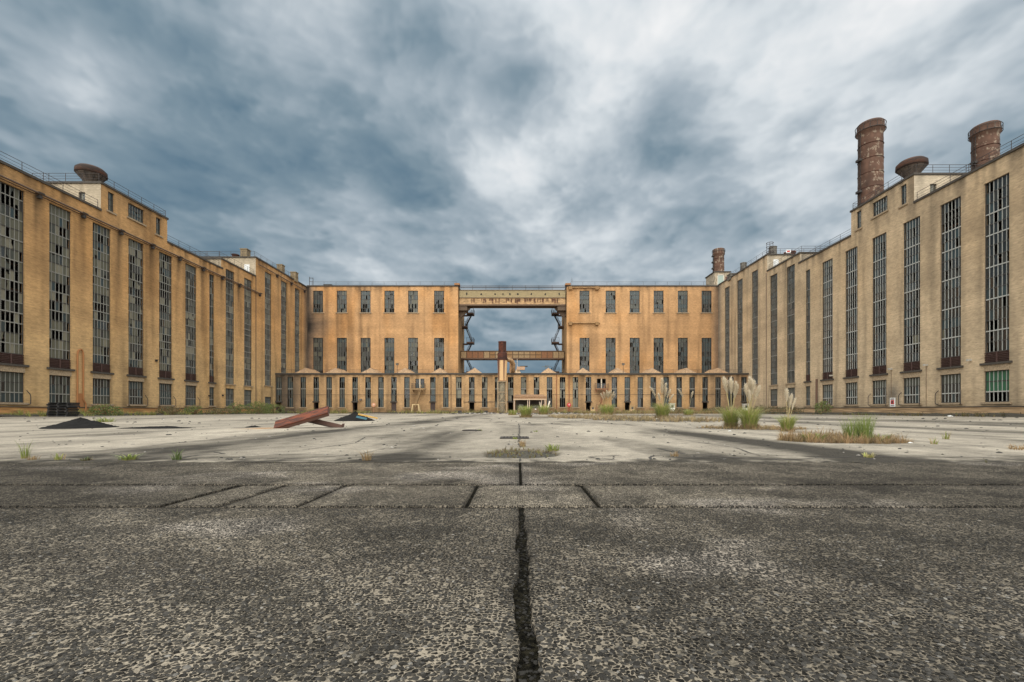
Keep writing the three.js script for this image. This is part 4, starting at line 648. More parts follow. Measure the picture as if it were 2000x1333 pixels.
// the paved strip at the camera's feet: slabs with dirt filled joints between them
const pavement = new THREE.Group(); pavement.name = 'pavement'; pavement.userData.kind = 'structure'; scene.add(pavement);
function slab(x0, x1, z0, z1, tint, jag = 0.006, tx = 0.0, tz = 0) {
  const nx = Math.max(6, Math.min(150, Math.round((x1 - x0) / 0.05))), nz = Math.max(6, Math.min(150, Math.round((z1 - z0) / 0.02))), pos = [], uv = [], col = [], idx = [];
  const inX = (i) => x0 + (x1 - x0) * (Math.abs(x0) > Math.abs(x1) ? 1 - (1 - i / nx) ** 1.6 : (i / nx) ** 1.6);
  for (let j = 0; j <= nz; j++) for (let i = 0; i <= nx; i++) {
    let x = inX(i), z = lerp(z0, z1, j / nz), e = 0; for (const [xe, s] of [[x0, 1], [x1, -1]]) { const fall = Math.exp(-Math.abs(x - xe) / 0.3); if (fall > 0.02) x += s * fall * jag * (0.8 * (fbm(z * 16, xe * 3 + s, 4, 71) - 0.3) + 1.05 * sstep(fbm(z * 3.4, xe + s, 3, 72), 0.42, 0.72) * clamp(1.7 - 0.5 * z, 0.2, 1)); }
    if (i === 0 || i === nx) e = 0.012;
    if (j === 0 || j === nz) { z += (j ? -1 : 1) * Math.min(jag, 0.01) * 2.2 * fbm(x * 8, z * 5, 3, 73); e = Math.max(e, 0.012); }
    const near = Math.min(x - x0, x1 - x, z - z0, z1 - z);
    pos.push(x, 0.004 * (fbm(x * 1.4, z * 1.4, 2, 90) - 0.5) - e, -z); uv.push((x + tint.du) / 1.5, (z + tint.dv) / 1.5);
    const big = fbm(x * 0.55 + 9, z * 0.8, 4, 61), mid = fbm(x * 2.1, z * 2.6, 3, 62), pale = sstep(fbm(x * 1.3 + 4, z * 1.7 + 3, 4, 65), 0.55, 0.75), edge = 1 - 0.5 * Math.exp(-Math.max(0, near) / 0.025);
    let k = tint.k * (0.42 + 0.85 * big + 0.5 * (mid - 0.5)) * edge; k *= lerp(1, 0.62, sstep(Math.abs(x + 0.9 - z * 0.1), 0.5 + z * 0.22, 1.0 + z * 0.75)); k *= 1 + 0.6 * pale;  // includes falloff towards the sides, painted into the slab colour
    col.push(k * 1.0, k * lerp(0.985, 1.0, pale), k * lerp(0.94, 1.02, pale));
  }
  for (let j = 0; j < nz; j++) for (let i = 0; i < nx; i++) { const a = j * (nx + 1) + i, b = a + 1, c = b + nx + 1, d = a + nx + 1; idx.push(a, b, c, a, c, d); }
  const rim = []; for (let i = 0; i <= nx; i++) rim.push(i); for (let j = 1; j <= nz; j++) rim.push(j * (nx + 1) + nx); for (let i = nx - 1; i >= 0; i--) rim.push(nz * (nx + 1) + i); for (let j = nz - 1; j > 0; j--) rim.push(j * (nx + 1));
  const n0 = pos.length / 3; for (const v of rim) { pos.push(pos[v * 3], -0.05, pos[v * 3 + 2]); uv.push(uv[v * 2] + 0.03, uv[v * 2 + 1] + 0.03); col.push(col[v * 3] * 0.8, col[v * 3 + 1] * 0.8, col[v * 3 + 2] * 0.8); }
  rim.forEach((v, k) => { const w = (k + 1) % rim.length; idx.push(v, n0 + k, rim[w], rim[w], n0 + k, n0 + w); });
  const g = new THREE.BufferGeometry(); g.setAttribute('position', new THREE.Float32BufferAttribute(pos, 3)); g.setAttribute('uv', new THREE.Float32BufferAttribute(uv, 2)); g.setAttribute('color', new THREE.Float32BufferAttribute(col, 3)); g.setIndex(idx); g.computeVertexNormals();
  return part('slab', g, aggMat, pavement);
}
const T = (k, du = 0, dv = 0) => ({ k, du, dv });
slab(-9, 0.008, 0.15, 2.822, T(0.76), 0.02); slab(0.03, 9, 0.15, 2.822, T(0.80, 0.4, 0.7), 0.02);
const row2 = [[-9, -2.262, 0.72], [-2.256, -1.896, 0.84], [-1.89, -1.40, 0.9], [-1.392, -0.337, 1.0], [-0.318, 0.50, 1.15], [0.518, 9, 0.95]];
row2.forEach(([a, b, k], i) => slab(a, b, 2.856, 3.66, T(k, i * 0.37, i * 0.53), i < 3 ? 0.003 : 0.006));
slab(-9, 0.012, 3.70, 5.27, T(0.86, 0.2, 0.3)); slab(0.03, 9, 3.70, 5.27, T(0.85, 0.6, 0.9));
{ const g = new THREE.PlaneGeometry(18, 8.4, 1, 1).rotateX(-Math.PI / 2).translate(0, -0.013, -1.2); const uv = g.attributes.uv; for (let i = 0; i < uv.count; i++) uv.setXY(i, uv.getX(i) * 18, uv.getY(i) * 8.4); part('joint_fill', g, new THREE.MeshPhysicalMaterial({ color: new THREE.Color().setRGB(0.15, 0.145, 0.125), roughness: 1, specularIntensity: 0.1, map: dirtTone, bumpMap: dirtTone, bumpScale: 0.02 }), pavement); }
// pebbles that stand proud of the worn surface close to the camera
{
  const r = rng(404), g = new THREE.IcosahedronGeometry(1, 1), p = g.attributes.position; for (let i = 0; i < p.count; i++) { const k = 0.82 + 0.3 * hash(Math.round(p.getX(i) * 50), Math.round(p.getY(i) * 50 + p.getZ(i) * 90), 3); p.setXYZ(i, p.getX(i) * k, p.getY(i) * k, p.getZ(i) * k); } g.computeVertexNormals();
  const N = 26000, m = new THREE.InstancedMesh(g, new THREE.MeshPhysicalMaterial({ roughness: 0.95, specularIntensity: 0.2 }), N), q = new THREE.Matrix4(), c = new THREE.Color(), e = new THREE.Euler();
  for (let i = 0; i < N; i++) {
    const z = 0.85 + 1.95 * r() ** 1.35, x = (r() * 2 - 1) * (1.3 * z + 0.3), s = 0.0035 + 0.005 * r() * r(), joint = Math.abs(x - 0.021) < 0.03;
    e.set((r() - 0.5) * 0.5, r() * 6.28, (r() - 0.5) * 0.5); q.makeRotationFromEuler(e).scale(V(s * (0.8 + 0.7 * r()), s * 0.5, s)); q.setPosition(x, (joint ? -0.012 : -0.0005) + 0.004 * (fbm(x * 1.4, z * 1.4, 2, 90) - 0.5), -z); m.setMatrixAt(i, q);
    const t = joint ? 0.3 * r() : r(), k = (joint ? 0.55 : 1) * (t > 0.96 ? 0.11 + 0.1 * r() : 0.022 + 0.04 * r()); c.setRGB(k, k * 0.93, k * 0.82); m.setColorAt(i, c);
  }
  m.name = 'aggregate'; m.castShadow = m.receiveShadow = true; stuff(m); pavement.add(m);
}

// the concrete yard beyond, with its stains, the hole and the joints
const hole = { x: 0.05, z: 6.55 };
const holeDepth = (x, z) => { const a = (x - hole.x) / (0.52 + 0.16 * (fbm(z * 3, 1, 2, 7) - 0.5)), b = (z - hole.z) / (0.78 + 0.3 * (fbm(x * 4, 2, 2, 8) - 0.5)); const f = a * a * (1 + 0.35 * b) + b * b; return sstep(1.15 - f, 0, 0.55); };
const yardHeight = (x, z) => 0.012 * (fbm(x * 0.12, z * 0.12, 2, 15) - 0.5) - 0.06 * holeDepth(x, z) - 0.012 * Math.exp(-(z - 5.36) / 0.12);
function yardColor(x, z) {
  const n = fbm(x * 0.5, z * 0.12, 4, 21), m = fbm(x * 1.7, z * 0.6, 4, 23), f = fbm(x * 6, z * 4, 3, 27);
  let k = 0.80 + 0.44 * (n - 0.5) + 0.44 * (m - 0.5) + 0.36 * (f - 0.5);
  const g = (c, w) => Math.exp(-(((x - c) / w) ** 2));
  const wob = 0.5 * (fbm(z * 0.25, 3, 2, 31) - 0.5);
  k += 0.14 * g(-8.3 + wob, 1.5) * sstep(45 - z, 0, 20);                      // clean wheel lane
  k -= 0.34 * g(-5.2 + wob, 1.0) * (0.5 + m);
  k -= 0.62 * g(-1.55 + wob * 0.5, 0.42) * sstep(16 - z, 0, 5) * (0.35 + m);
  k -= 0.85 * g(4.5 + wob * 0.6, 0.6) * sstep(18 - z, 0, 7) * (0.45 + m);
  k += 0.10 * g(6.8, 1.3) * sstep(14 - z, 0, 5);
  k -= 0.40 * sstep(fbm(x * 0.28, z * 0.05, 3, 33), 0.54, 0.72) * sstep(Math.abs(x), 2.5, 9);
  k -= 0.32 * sstep(fbm(x * 0.9 + 40, z * 0.25, 4, 35), 0.56, 0.74);
  const edge = Math.exp(-(z - 5.35) / 0.26); k -= 0.6 * Math.exp(-(z - 5.35) / 0.8) * sstep(fbm(x * 1.3 + 20, z * 2.2, 4, 29), 0.5, 0.66); k -= 0.75 * edge * (0.15 + sstep(fbm(x * 9, z * 9, 3, 28), 0.3, 0.65));
  k = Math.max(k, 0.13);
  const c = [0.48 * k, 0.435 * k, 0.372 * k], h = holeDepth(x, z);
  const island = isle(x, z), d = clamp(h * 1.6 + island);
  if (d > 0) { const s = 0.05 + 0.07 * f; c[0] = lerp(c[0], s * 1.2, d); c[1] = lerp(c[1], s, d); c[2] = lerp(c[2], s * 0.75, d); }
  const rs = 0.5 * g(-8.6, 0.45) * Math.exp(-(((z - 15.4) / 0.7) ** 2)) * (0.5 + f); c[1] *= 1 - rs * 0.75; c[2] *= 1 - Math.min(1, rs * 1.5) * 0.9;
  const damp = 0.55 * Math.exp(-(((x - 0.75) / 0.6) ** 2) - (((z - 7.3) / 0.5) ** 2)) * (0.3 + m); for (let i = 0; i < 3; i++) c[i] *= 1 - damp;
  return c;
}
// places where soil has gathered and grass grows
function isle(x, z) {
  const blob = (cx, cz, rx, rz, s) => sstep(1.1 - Math.hypot((x - cx) / rx, (z - cz) / rz) + 0.5 * (fbm(x * 1.1, z * 0.7, 3, s) - 0.5), 0, 0.25);
  return Math.max(0.95 * blob(6.5, 8.9, 1.25, 0.75, 41), 0.85 * blob(8.0, 15.6, 1.7, 1.5, 42), 0.9 * blob(9, 31, 4.5, 7, 43), 0.7 * blob(4.5, 42, 6, 8, 44));
}
{
  const nx = 460, nz = 400, Z0 = 5.33, Z1 = 98, pos = [], uv = [], col = [], idx = [];
  for (let j = 0; j <= nz; j++) { const z = Z0 * (Z1 / Z0) ** (j / nz); for (let i = 0; i <= nx; i++) { const s = i / nx * 2 - 1, x = 51.5 * Math.sinh(3.3 * s) / Math.sinh(3.3), zz = j ? z : z - 0.03 + 0.16 * (fbm(x * 7, 1, 4, 12) - 0.35) * (0.4 + vnoise(x * 0.8, 2, 5)); pos.push(x, yardHeight(x, zz), -zz); uv.push(x / 2.6, zz / 2.6); col.push(...yardColor(x, zz)); } }
  for (let j = 0; j < nz; j++) for (let i = 0; i < nx; i++) { const a = j * (nx + 1) + i, b = a + 1, d = a + nx + 1, c = d + 1; idx.push(a, b, c, a, c, d); }
  const g = new THREE.BufferGeometry(); g.setAttribute('position', new THREE.Float32BufferAttribute(pos, 3)); g.setAttribute('uv', new THREE.Float32BufferAttribute(uv, 2)); g.setAttribute('color', new THREE.Float32BufferAttribute(col, 3)); g.setIndex(idx); g.computeVertexNormals();
  const yard = structure(part('yard', g, yardMat));
  // cracks and joints filled with dirt
  const crack = (pts, w, seed) => {
    const P = [], I = [], r = rng(seed), dense = []; for (let i = 0; i + 1 < pts.length; i++) { const n = Math.max(3, Math.round(Math.hypot(pts[i + 1][0] - pts[i][0], pts[i + 1][1] - pts[i][1]) / 0.12)); for (let k = 0; k < n; k++) dense.push([lerp(pts[i][0], pts[i + 1][0], k / n), lerp(pts[i][1], pts[i + 1][1], k / n)]); } dense.push(pts.at(-1));
    dense.forEach((p, i) => { const a = dense[Math.max(0, i - 1)], b = dense[Math.min(dense.length - 1, i + 1)], L = Math.hypot(b[0] - a[0], b[1] - a[1]) || 1, nx_ = (b[1] - a[1]) / L, nz_ = -(b[0] - a[0]) / L, j = (r() - 0.5) * w * 1.5, h = w * (0.25 + 0.6 * r()) * (i && i < dense.length - 1 ? 1 : 0.1); for (const s of [-1, 1]) { const x = p[0] + nx_ * (j + s * h), z = p[1] + nz_ * (j + s * h); P.push(x, yardHeight(x, z) + 0.006, -z); } if (i) { const k = i * 2; I.push(k - 2, k - 1, k, k - 1, k + 1, k); } });
    const q = new THREE.BufferGeometry(); q.setAttribute('position', new THREE.Float32BufferAttribute(P, 3)); q.setIndex(I); q.computeVertexNormals(); return q;
  };
  const cr = [[[[0.03, 5.4], [0.03, 5.8]], 0.03], [[[0.03, 7.4], [0.02, 11], [0.05, 16], [0.02, 21]], 0.03], [[[-2.9, 5.5], [-2.2, 6.2], [-2.1, 7.2], [-1.4, 7.6]], 0.02], [[[-3.4, 6.2], [-2.1, 6.25], [-0.9, 6.4]], 0.018], [[[-4.2, 5.45], [-4.3, 6.1], [-4.05, 6.3], [-4.4, 6.6]], 0.03], [[[-4.3, 6.1], [-4.7, 5.7]], 0.025],
    [[[1.6, 5.5], [1.75, 6.0], [2.3, 6.3], [2.2, 7.2]], 0.03], [[[2.3, 6.3], [2.9, 5.6]], 0.03], [[[2.0, 5.75], [3.1, 5.8]], 0.02], [[[-0.6, 8.6], [0.9, 8.5]], 0.02], [[[5, 7.8], [7, 7.6], [9.5, 7.9]], 0.02], [[[-13, 7], [-9, 6.4], [-5, 6.7]], 0.02], [[[-7, 12], [-3, 12.4], [3, 12.1]], 0.025], [[[-20, 19], [-6, 18.6], [8, 19.2]], 0.03], [[[-30, 27], [0, 26.4], [24, 27]], 0.05], [[[8, 6.4], [9.2, 7.4], [13, 9.2]], 0.02], [[[-6.4, 5.5], [-6.2, 7.5], [-6.5, 11], [-6.1, 20]], 0.025], [[[6.2, 10.5], [6.0, 16], [6.3, 24]], 0.03], [[[-0.9, 5.6], [-0.5, 5.9]], 0.02], [[[-3.3, 6.9], [-3.0, 8.4], [-3.4, 10]], 0.02], [[[3.2, 6.0], [3.5, 7.4], [3.3, 9.6]], 0.02], [[[-2.6, 9.6], [0, 9.8], [2.6, 9.4]], 0.02], [[[-12, 10.2], [-9, 10.5], [-6.3, 10.3]], 0.02], [[[1.2, 5.5], [0.9, 5.9], [1.4, 6.1]], 0.025], [[[-1.9, 5.45], [-1.6, 5.7], [-0.8, 5.75]], 0.02], [[[3.1, 5.5], [4.4, 5.9], [6.2, 5.8]], 0.02]];
  cr.forEach(([p, w], i) => part('crack', crack(p, w, 700 + i), std(0.045, 0.04, 0.034, 1), yard));
  // flat spills of dark stuff on the concrete
}
// dark soil banks along the foot of the walls
function bank(name, x0, x1, z0, z1, h, m, seed) {
  const n = 90, k = 8, P = [], I = [], U = [], along = Math.abs(z1 - z0) > Math.abs(x1 - x0);
  for (let i = 0; i <= n; i++) for (let j = 0; j <= k; j++) { const f = i / n, t = j / k, w = Math.sin(Math.PI * t) ** 0.7 * (0.5 + fbm(f * 40, t * 3, 3, seed)); const x = along ? lerp(x0, x1, t) + 0.4 * (fbm(f * 20, 3, 2, seed) - 0.5) : lerp(x0, x1, f), z = along ? lerp(z0, z1, f) : lerp(z0, z1, t) + 0.5 * (fbm(f * 20, 3, 2, seed) - 0.5); P.push(x, -0.02 + h * w, -z); U.push(x, z); }
  for (let i = 0; i < n; i++) for (let j = 0; j < k; j++) { const a = i * (k + 1) + j; I.push(a, a + 1, a + k + 2, a, a + k + 2, a + k + 1); }
  const g = new THREE.BufferGeometry(); g.setAttribute('position', new THREE.Float32BufferAttribute(P, 3)); g.setAttribute('uv', new THREE.Float32BufferAttribute(U, 2)); g.setIndex(I); g.computeVertexNormals(); return structure(part(name, g, m));
}
const soilMat = std(0.6, 0.56, 0.5, 1, { map: dirtTone });
bank('soil_bank', 45.2, 48.3, 40, 96, 0.34, soilMat, 3); bank('soil_bank', -50.9, -47.4, 42, 95, 0.22, soilMat, 5); bank('soil_bank', -48, 46, 92.6, 95.5, 0.25, soilMat, 7);
// ---------------------------------------------------------------- plants
const leafMat = (rough = 0.8) => new THREE.MeshPhysicalMaterial({ vertexColors: true, roughness: rough, transmission: 0.3, thickness: 0, side: THREE.DoubleSide });
const grassMat = leafMat(0.95);
// one blade: a narrow tapering ribbon that bends outwards. tint(t) is its colour from root to tip
function blades(n, r, { spread = 0.1, h0 = 0.4, h1 = 0.8, lean = 0.5, w = 0.012, seg = 4, tint, curl = 1 }) {
  const P = [], C = [], I = [];
  for (let k = 0; k < n; k++) {
    const a = r() * 6.283, ra = spread * Math.sqrt(r()), bx0 = ra * Math.cos(a), bz0 = ra * Math.sin(a), d = a + (r() - 0.5) * 1.6, H = lerp(h0, h1, r()), L = H * lean * (0.3 + 0.9 * r()), tw = d + 1.57 + (r() - 0.5), q = r(), base = P.length / 3;
    for (let i = 0; i <= seg; i++) {
      const t = i / seg, out = L * t ** (1.5 + curl * 0.6), up = H * (t - 0.28 * curl * lean * t ** 3), ww = w * (1 - t * 0.85) * (0.7 + 0.6 * q), c = tint(t, q);
      for (const s of [-1, 1]) { P.push(bx0 + out * Math.cos(d) + s * ww * Math.cos(tw), up, bz0 + out * Math.sin(d) + s * ww * Math.sin(tw)); C.push(...c); }
      if (i) { const v = base + i * 2; I.push(v - 2, v - 1, v, v - 1, v + 1, v); }
    }
  }
  const g = new THREE.BufferGeometry(); g.setAttribute('position', new THREE.Float32BufferAttribute(P, 3)); g.setAttribute('color', new THREE.Float32BufferAttribute(C, 3)); g.setIndex(I); g.computeVertexNormals(); return g;
}
const mixc = (a, b, t) => a.map((x, i) => lerp(x, b[i], t));
const GREEN = [0.13, 0.18, 0.035], LIME = [0.34, 0.36, 0.08], STRAW = [0.42, 0.31, 0.15], BROWN = [0.22, 0.13, 0.06], DEEP = [0.05, 0.085, 0.02];
const pampasTint = (t, q) => q < 0.13 ? mixc(STRAW, [0.5, 0.42, 0.24], t) : mixc(mixc(STRAW, GREEN, sstep(t, 0.02, 0.3)), LIME, clamp(q * 0.9 + t * 0.2));
function plume(h, r, lean, fat) {
  // a feathery spindle of fine drooping hairs on a stalk
  const P = [], C = [], I = [], top = h, len = h * 0.27, at = (t) => V(lean[0] * t ** 1.6, h * t, lean[1] * t ** 1.6);
  for (let k = 0; k < 260; k++) {
    const f = r(), t = 1 - (len / h) * (1 - f), o = at(t), a = r() * 6.283, R = (0.025 + 0.12 * Math.sin(Math.PI * clamp(f * 0.88 + 0.08)) ** 0.8) * (0.7 + 0.5 * r()) * (h / 2.2), up = 0.10 + 0.10 * r(), w = fat, v = P.length / 3, c = 0.75 + 0.3 * r(), tw = a + 1.57;
    for (const [s, q] of [[0, 0], [0.6, 0.8], [1, 1]]) for (const e of [-1, 1]) { P.push(o.x + R * s * Math.cos(a) + e * w * (1 - q * 0.7) * Math.cos(tw), o.y + up * s * (1 - 0.3 * s), o.z + R * s * Math.sin(a) + e * w * (1 - q * 0.7) * Math.sin(tw)); C.push(0.80 * c, 0.71 * c, 0.55 * c); }
    I.push(v, v + 1, v + 2, v + 1, v + 3, v + 2, v + 2, v + 3, v + 4, v + 3, v + 5, v + 4);
  }
  const g = new THREE.BufferGeometry(); g.setAttribute('position', new THREE.Float32BufferAttribute(P, 3)); g.setAttribute('color', new THREE.Float32BufferAttribute(C, 3)); g.setIndex(I); g.computeVertexNormals();
  const stalk = pipe([0, 0.35, 0.7, 1].map((t) => at(t).toArray()), 0.008 + 0.002 * h, 10, 4);
  return [g, stalk];
}
const stalkMat = std(0.42, 0.34, 0.17, 0.9);
function pampas(x, z, h, plumes, label, seed, w = 0.42, n = 520) {
  const t = thing('pampas_grass', label, 'pampas grass', [x, 0, -z]), r = rng(seed);
  part('foliage', blades(n, r, { spread: w * 0.4, h0: h * 0.3, h1: h, lean: 0.62, w: 0.006 + 0.0007 * z * 0.5, tint: pampasTint, seg: 5, curl: 1.1 }), grassMat, t);
  part('dry_skirt', blades(Math.round(n * 0.35), r, { spread: w * 0.55, h0: h * 0.12, h1: h * 0.42, lean: 1.1, w: 0.006 + 0.0004 * z, tint: (a, q) => mixc(STRAW, BROWN, q * 0.6), seg: 3, curl: 1.3 }), grassMat, t);
  for (const [ph, lx, lz] of plumes) { const [g, s] = plume(ph, r, [lx, lz], 0.005 + 0.0005 * z), p = part('plume', g, grassMat, t); part('stalk', s, stalkMat, p); }
}
pampas(gx(1428, 15.6), 15.6, 0.98, [[1.66, -0.30, 0.1], [1.62, -0.16, -0.1], [1.58, -0.07, 0.15], [1.66, 0.0, 0], [1.50, 0.13, 0.1], [1.62, 0.10, -0.2], [1.42, 0.2, 0.05]], 'plumed pampas grass with slim upright plumes, left of the nearest pair', 801, 0.42);
pampas(gx(1464, 14.8), 14.8, 0.95, [[1.38, -0.18, 0.1], [1.62, 0.02, 0], [1.55, 0.14, -0.1], [1.50, 0.08, 0.15], [1.32, 0.28, 0.1], [1.16, -0.1, 0.2]], 'plumed pampas grass with fat cream plumes, right of the nearest pair', 802, 0.5, 600);
pampas(gx(1538, 13.2), 13.2, 0.62, [[1.15, -0.05, 0.05], [0.98, 0.08, 0.1], [0.93, 0.13, -0.05], [0.86, 0.18, 0.1]], 'small pampas grass with thin plumes standing alone right of the pair', 803, 0.34, 420);
pampas(gx(1294, 34), 34, 1.55, [[2.95, -0.05, 0.1], [2.6, 0.3, -0.1], [2.5, -0.1, 0.2], [2.3, -0.95, 0.1], [2.2, 0.25, 0.2], [2.1, 0.6, 0], [1.8, -0.4, 0.3], [1.75, 0.8, 0.1]], 'tall plumed pampas grass before the low building beside the white cabinet', 804, 0.95, 700);
pampas(gx(1186, 62), 62, 2.0, [[2.9, -0.9, 0.1], [3.1, -0.5, 0], [3.3, -0.1, 0.2], [3.2, 0.3, 0], [3.3, 0.6, -0.1], [3.1, 0.9, 0.2], [2.8, 1.1, 0], [3.0, 0.1, 0.4]], 'wide pampas grass with a fan of cream plumes below the rusty stair', 805, 1.9, 600);
pampas(gx(1027, 40), 40, 1.4, [], 'green pampas clump without plumes in front of the canopy', 806, 1.0, 620);
pampas(gx(1062, 70), 70, 2.0, [], 'smaller green pampas clump at the right end of the canopy', 807, 1.6, 420);
pampas(gx(1002, 66), 60, 1.0, [], 'low green clump left of the pampas before the canopy', 808, 1.2, 300);
pampas(gx(1345, 60), 60, 1.1, [[3.3, -1.3, 0], [3.1, 0.6, 0]], 'low clump with one small plume left of the nearest pampas pair', 809, 1.3, 260);
// tall green reeds on the right hand island
function reeds(x, z, h, n, label, seed) { const t = thing('reed_clump', label, 'grass', [x, 0, -z]), r = rng(seed); part('foliage', blades(n, r, { spread: 0.13, h0: h * 0.5, h1: h, lean: 0.3, w: 0.006, tint: (q, k) => mixc(mixc(STRAW, [0.13, 0.18, 0.035], sstep(q, 0, 0.25)), [0.25, 0.30, 0.07], k * 0.8), seg: 5, curl: 0.7 }), grassMat, t); }
reeds(gx(1664, 8.7), 8.7, 0.52, 170, 'left clump of tall green reeds on the dry grass island', 811); reeds(gx(1688, 8.6), 8.6, 0.62, 210, 'right clump of tall green reeds on the dry grass island', 812);
// weeds in the joints: a few kinds of tuft
function weed(px, z, h, n, tint, label, seed, lean = 0.5, w = 0.003, spread = 0.05) { const t = tag(part('weed', blades(Math.round(n * 1.3), rng(seed), { spread: spread * 1.15, h0: h * 0.35, h1: h * 1.15, lean, w: w * 1.6, tint, seg: 4 }), grassMat), label, 'weed'); t.position.set(gx(px, z), -0.01, -z); return t; }
const gt = (q, k) => mixc(mixc(BROWN, GREEN, sstep(q, 0, 0.3)), LIME, k * 0.6), dt = (q, k) => mixc(STRAW, BROWN, k), mt = (q, k) => k < 0.4 ? mixc(STRAW, BROWN, k * 2) : gt(q, k);
weed(50, 5.75, 0.24, 26, gt, 'tall thin green weed at the far left of the joint', 821, 0.3, 0.003, 0.04);
weed(63, 5.6, 0.07, 30, dt, 'low brown weed beside the tall thin green one', 822); weed(115, 5.6, 0.10, 26, mt, 'small weed second along the left joint', 823); weed(170, 5.55, 0.06, 34, (q, k) => mixc(BROWN, DEEP, k), 'dark squat weed third along the left joint', 824, 1, 0.005);
weed(250, 5.6, 0.10, 60, gt, 'leafy green weed spreading in the middle of the left joint', 825, 1.1, 0.006, 0.08); weed(345, 5.6, 0.14, 30, (q, k) => mixc(DEEP, GREEN, k), 'dark upright weed right of the leafy green one', 826, 0.5, 0.004, 0.04); weed(717, 5.55, 0.17, 40, dt, 'dry straw weed leaning at the left of the hole', 827, 0.8, 0.003);
weed(1697, 5.85, 0.09, 30, (q, k) => mixc(STRAW, LIME, k), 'pale yellow weed on the right concrete by the dark streak', 828, 0.9, 0.005); weed(1992, 7.0, 0.12, 60, dt, 'brown weed at the right edge of the photo', 829, 1.0, 0.004, 0.12); weed(1005, 9.6, 0.07, 24, gt, 'tiny green weed on the slot drain', 830, 0.8, 0.005); weed(1046, 13.0, 0.06, 24, gt, 'tiny green weed right of the drain beyond the hole', 831, 0.8, 0.006); weed(1020, 7.6, 0.15, 40, dt, 'tall straw weed at the far rim of the hole', 832, 0.5, 0.004, 0.05); weed(1078, 6.9, 0.14, 50, gt, 'green weed at the right rim of the hole', 833, 0.7, 0.005, 0.09); weed(937, 13.5, 0.07, 20, gt, 'tiny weed at the end of the left drain', 834, 0.8, 0.006); weed(1824, 8.1, 0.16, 22, mt, 'thin upright weed right of the dry grass island', 835, 0.4, 0.004); weed(1318, 6.0, 0.10, 24, dt, 'short brown weed on the cracked slab right of centre', 836, 0.6, 0.004); weed(1848, 9.5, 0.2, 20, mt, 'wispy weed right of the island by white litter', 837, 0.5, 0.004);
weed(1590, 8.8, 0.22, 80, mt, 'leafy weed at the left end of the dry grass island', 838, 0.8, 0.009, 0.16); weed(1722, 8.7, 0.2, 70, gt, 'leafy green weed at the right end of the reeds', 839, 0.9, 0.009, 0.14); weed(205, 24, 0.35, 60, gt, 'green weed before the black heap on the left', 840, 1, 0.012, 0.4);
// shrubs at the foot of the walls: stems with many small leaves
function shrub(x, z, w, h, n, label, seed, tint) {
  const t = thing('shrub', label, 'shrub', [x, 0, -z]), r = rng(seed), P = [], C = [], I = [], stems = [];
  for (let k = 0; k < 16; k++) { const a = r() * 6.28, d = w * Math.sqrt(r()) * 0.8; stems.push(bar([d * 0.2 * Math.cos(a), 0, d * 0.2 * Math.sin(a)], [d * Math.cos(a), h * (0.6 + 0.4 * r()), d * Math.sin(a)], 0.03)); }
  for (let k = 0; k < n; k++) { const a = r() * 6.28, f = Math.sqrt(r()), y = h * r() ** 0.8 * (1 - 0.35 * f), clump = fbm(f * Math.cos(a) * 2.5 + 5, y * 1.8 / h * 2 + f * Math.sin(a), 2, seed); if (clump < 0.38) continue; const x0 = w * f * Math.cos(a), z0 = w * f * Math.sin(a), s = 0.06 + 0.09 * r(), v = P.length / 3, n1 = V(r() - 0.5, r() - 0.3, r() - 0.5).normalize(), n2 = V(r() - 0.5, r() - 0.5, r() - 0.5).cross(n1).normalize().multiplyScalar(s * 0.45), c = tint(y / h, r()); n1.multiplyScalar(s); for (const [p, q] of [[-1, 0], [0, 1], [1, 0], [0, -1]]) { P.push(x0 + n1.x * p + n2.x * q, y + n1.y * p + n2.y * q, z0 + n1.z * p + n2.z * q); C.push(...c); } I.push(v, v + 1, v + 2, v, v + 2, v + 3); }
  const g = new THREE.BufferGeometry(); g.setAttribute('position', new THREE.Float32BufferAttribute(P, 3)); g.setAttribute('color', new THREE.Float32BufferAttribute(C, 3)); g.setIndex(I); g.computeVertexNormals();
  part('crown', g, grassMat, t); part('stem', stems, std(0.16, 0.10, 0.05, 0.95), t);
}
const sg = (y, q) => mixc(DEEP, mixc(GREEN, LIME, q * 0.5), clamp(y * 0.7 + q * 0.4)), sd = (y, q) => mixc(mixc(BROWN, DEEP, q), [0.12, 0.11, 0.04], y);
shrub(-48, 53, 1.5, 1.5, 900, 'leafy shrub against the left wing by the third ground window', 841, sg); shrub(-47.5, 62, 1.6, 1.3, 800, 'low weedy shrub against the left wing between the fourth and fifth windows', 842, sd); shrub(-47.8, 67, 1.2, 1.6, 700, 'green shrub against the left wing by the fifth ground window', 843, sg); shrub(-47.5, 76.5, 1.3, 2.2, 800, 'narrow green shrub against the left wing by the narrow window', 844, sg); shrub(-47.3, 83, 2.4, 2.6, 1600, 'tall spreading shrub at the far end of the left wing', 845, sg); shrub(-47.0, 87.5, 2, 2.2, 1200, 'dense shrub between the tall one and the low building', 846, sg); shrub(-46.5, 71, 2.2, 1.1, 900, 'wide low brownish shrub along the left wing', 847, sd);
shrub(46.2, 68.8, 1.2, 2.4, 900, 'dark green shrub against the right wing beyond the soil bank', 851, sg); shrub(46, 77, 2.2, 1.4, 900, 'low dark shrub against the right wing behind the small pampas', 852, sd); shrub(45.5, 84, 3, 1.8, 1300, 'dark brown thicket in the right corner of the yard', 853, sd); shrub(40, 90, 3.4, 1.5, 1300, 'dark thicket before the right end of the low building', 854, sd); shrub(31, 88, 2.6, 1.2, 900, 'brown shrub left of the nearest pampas pair far behind', 855, sd);
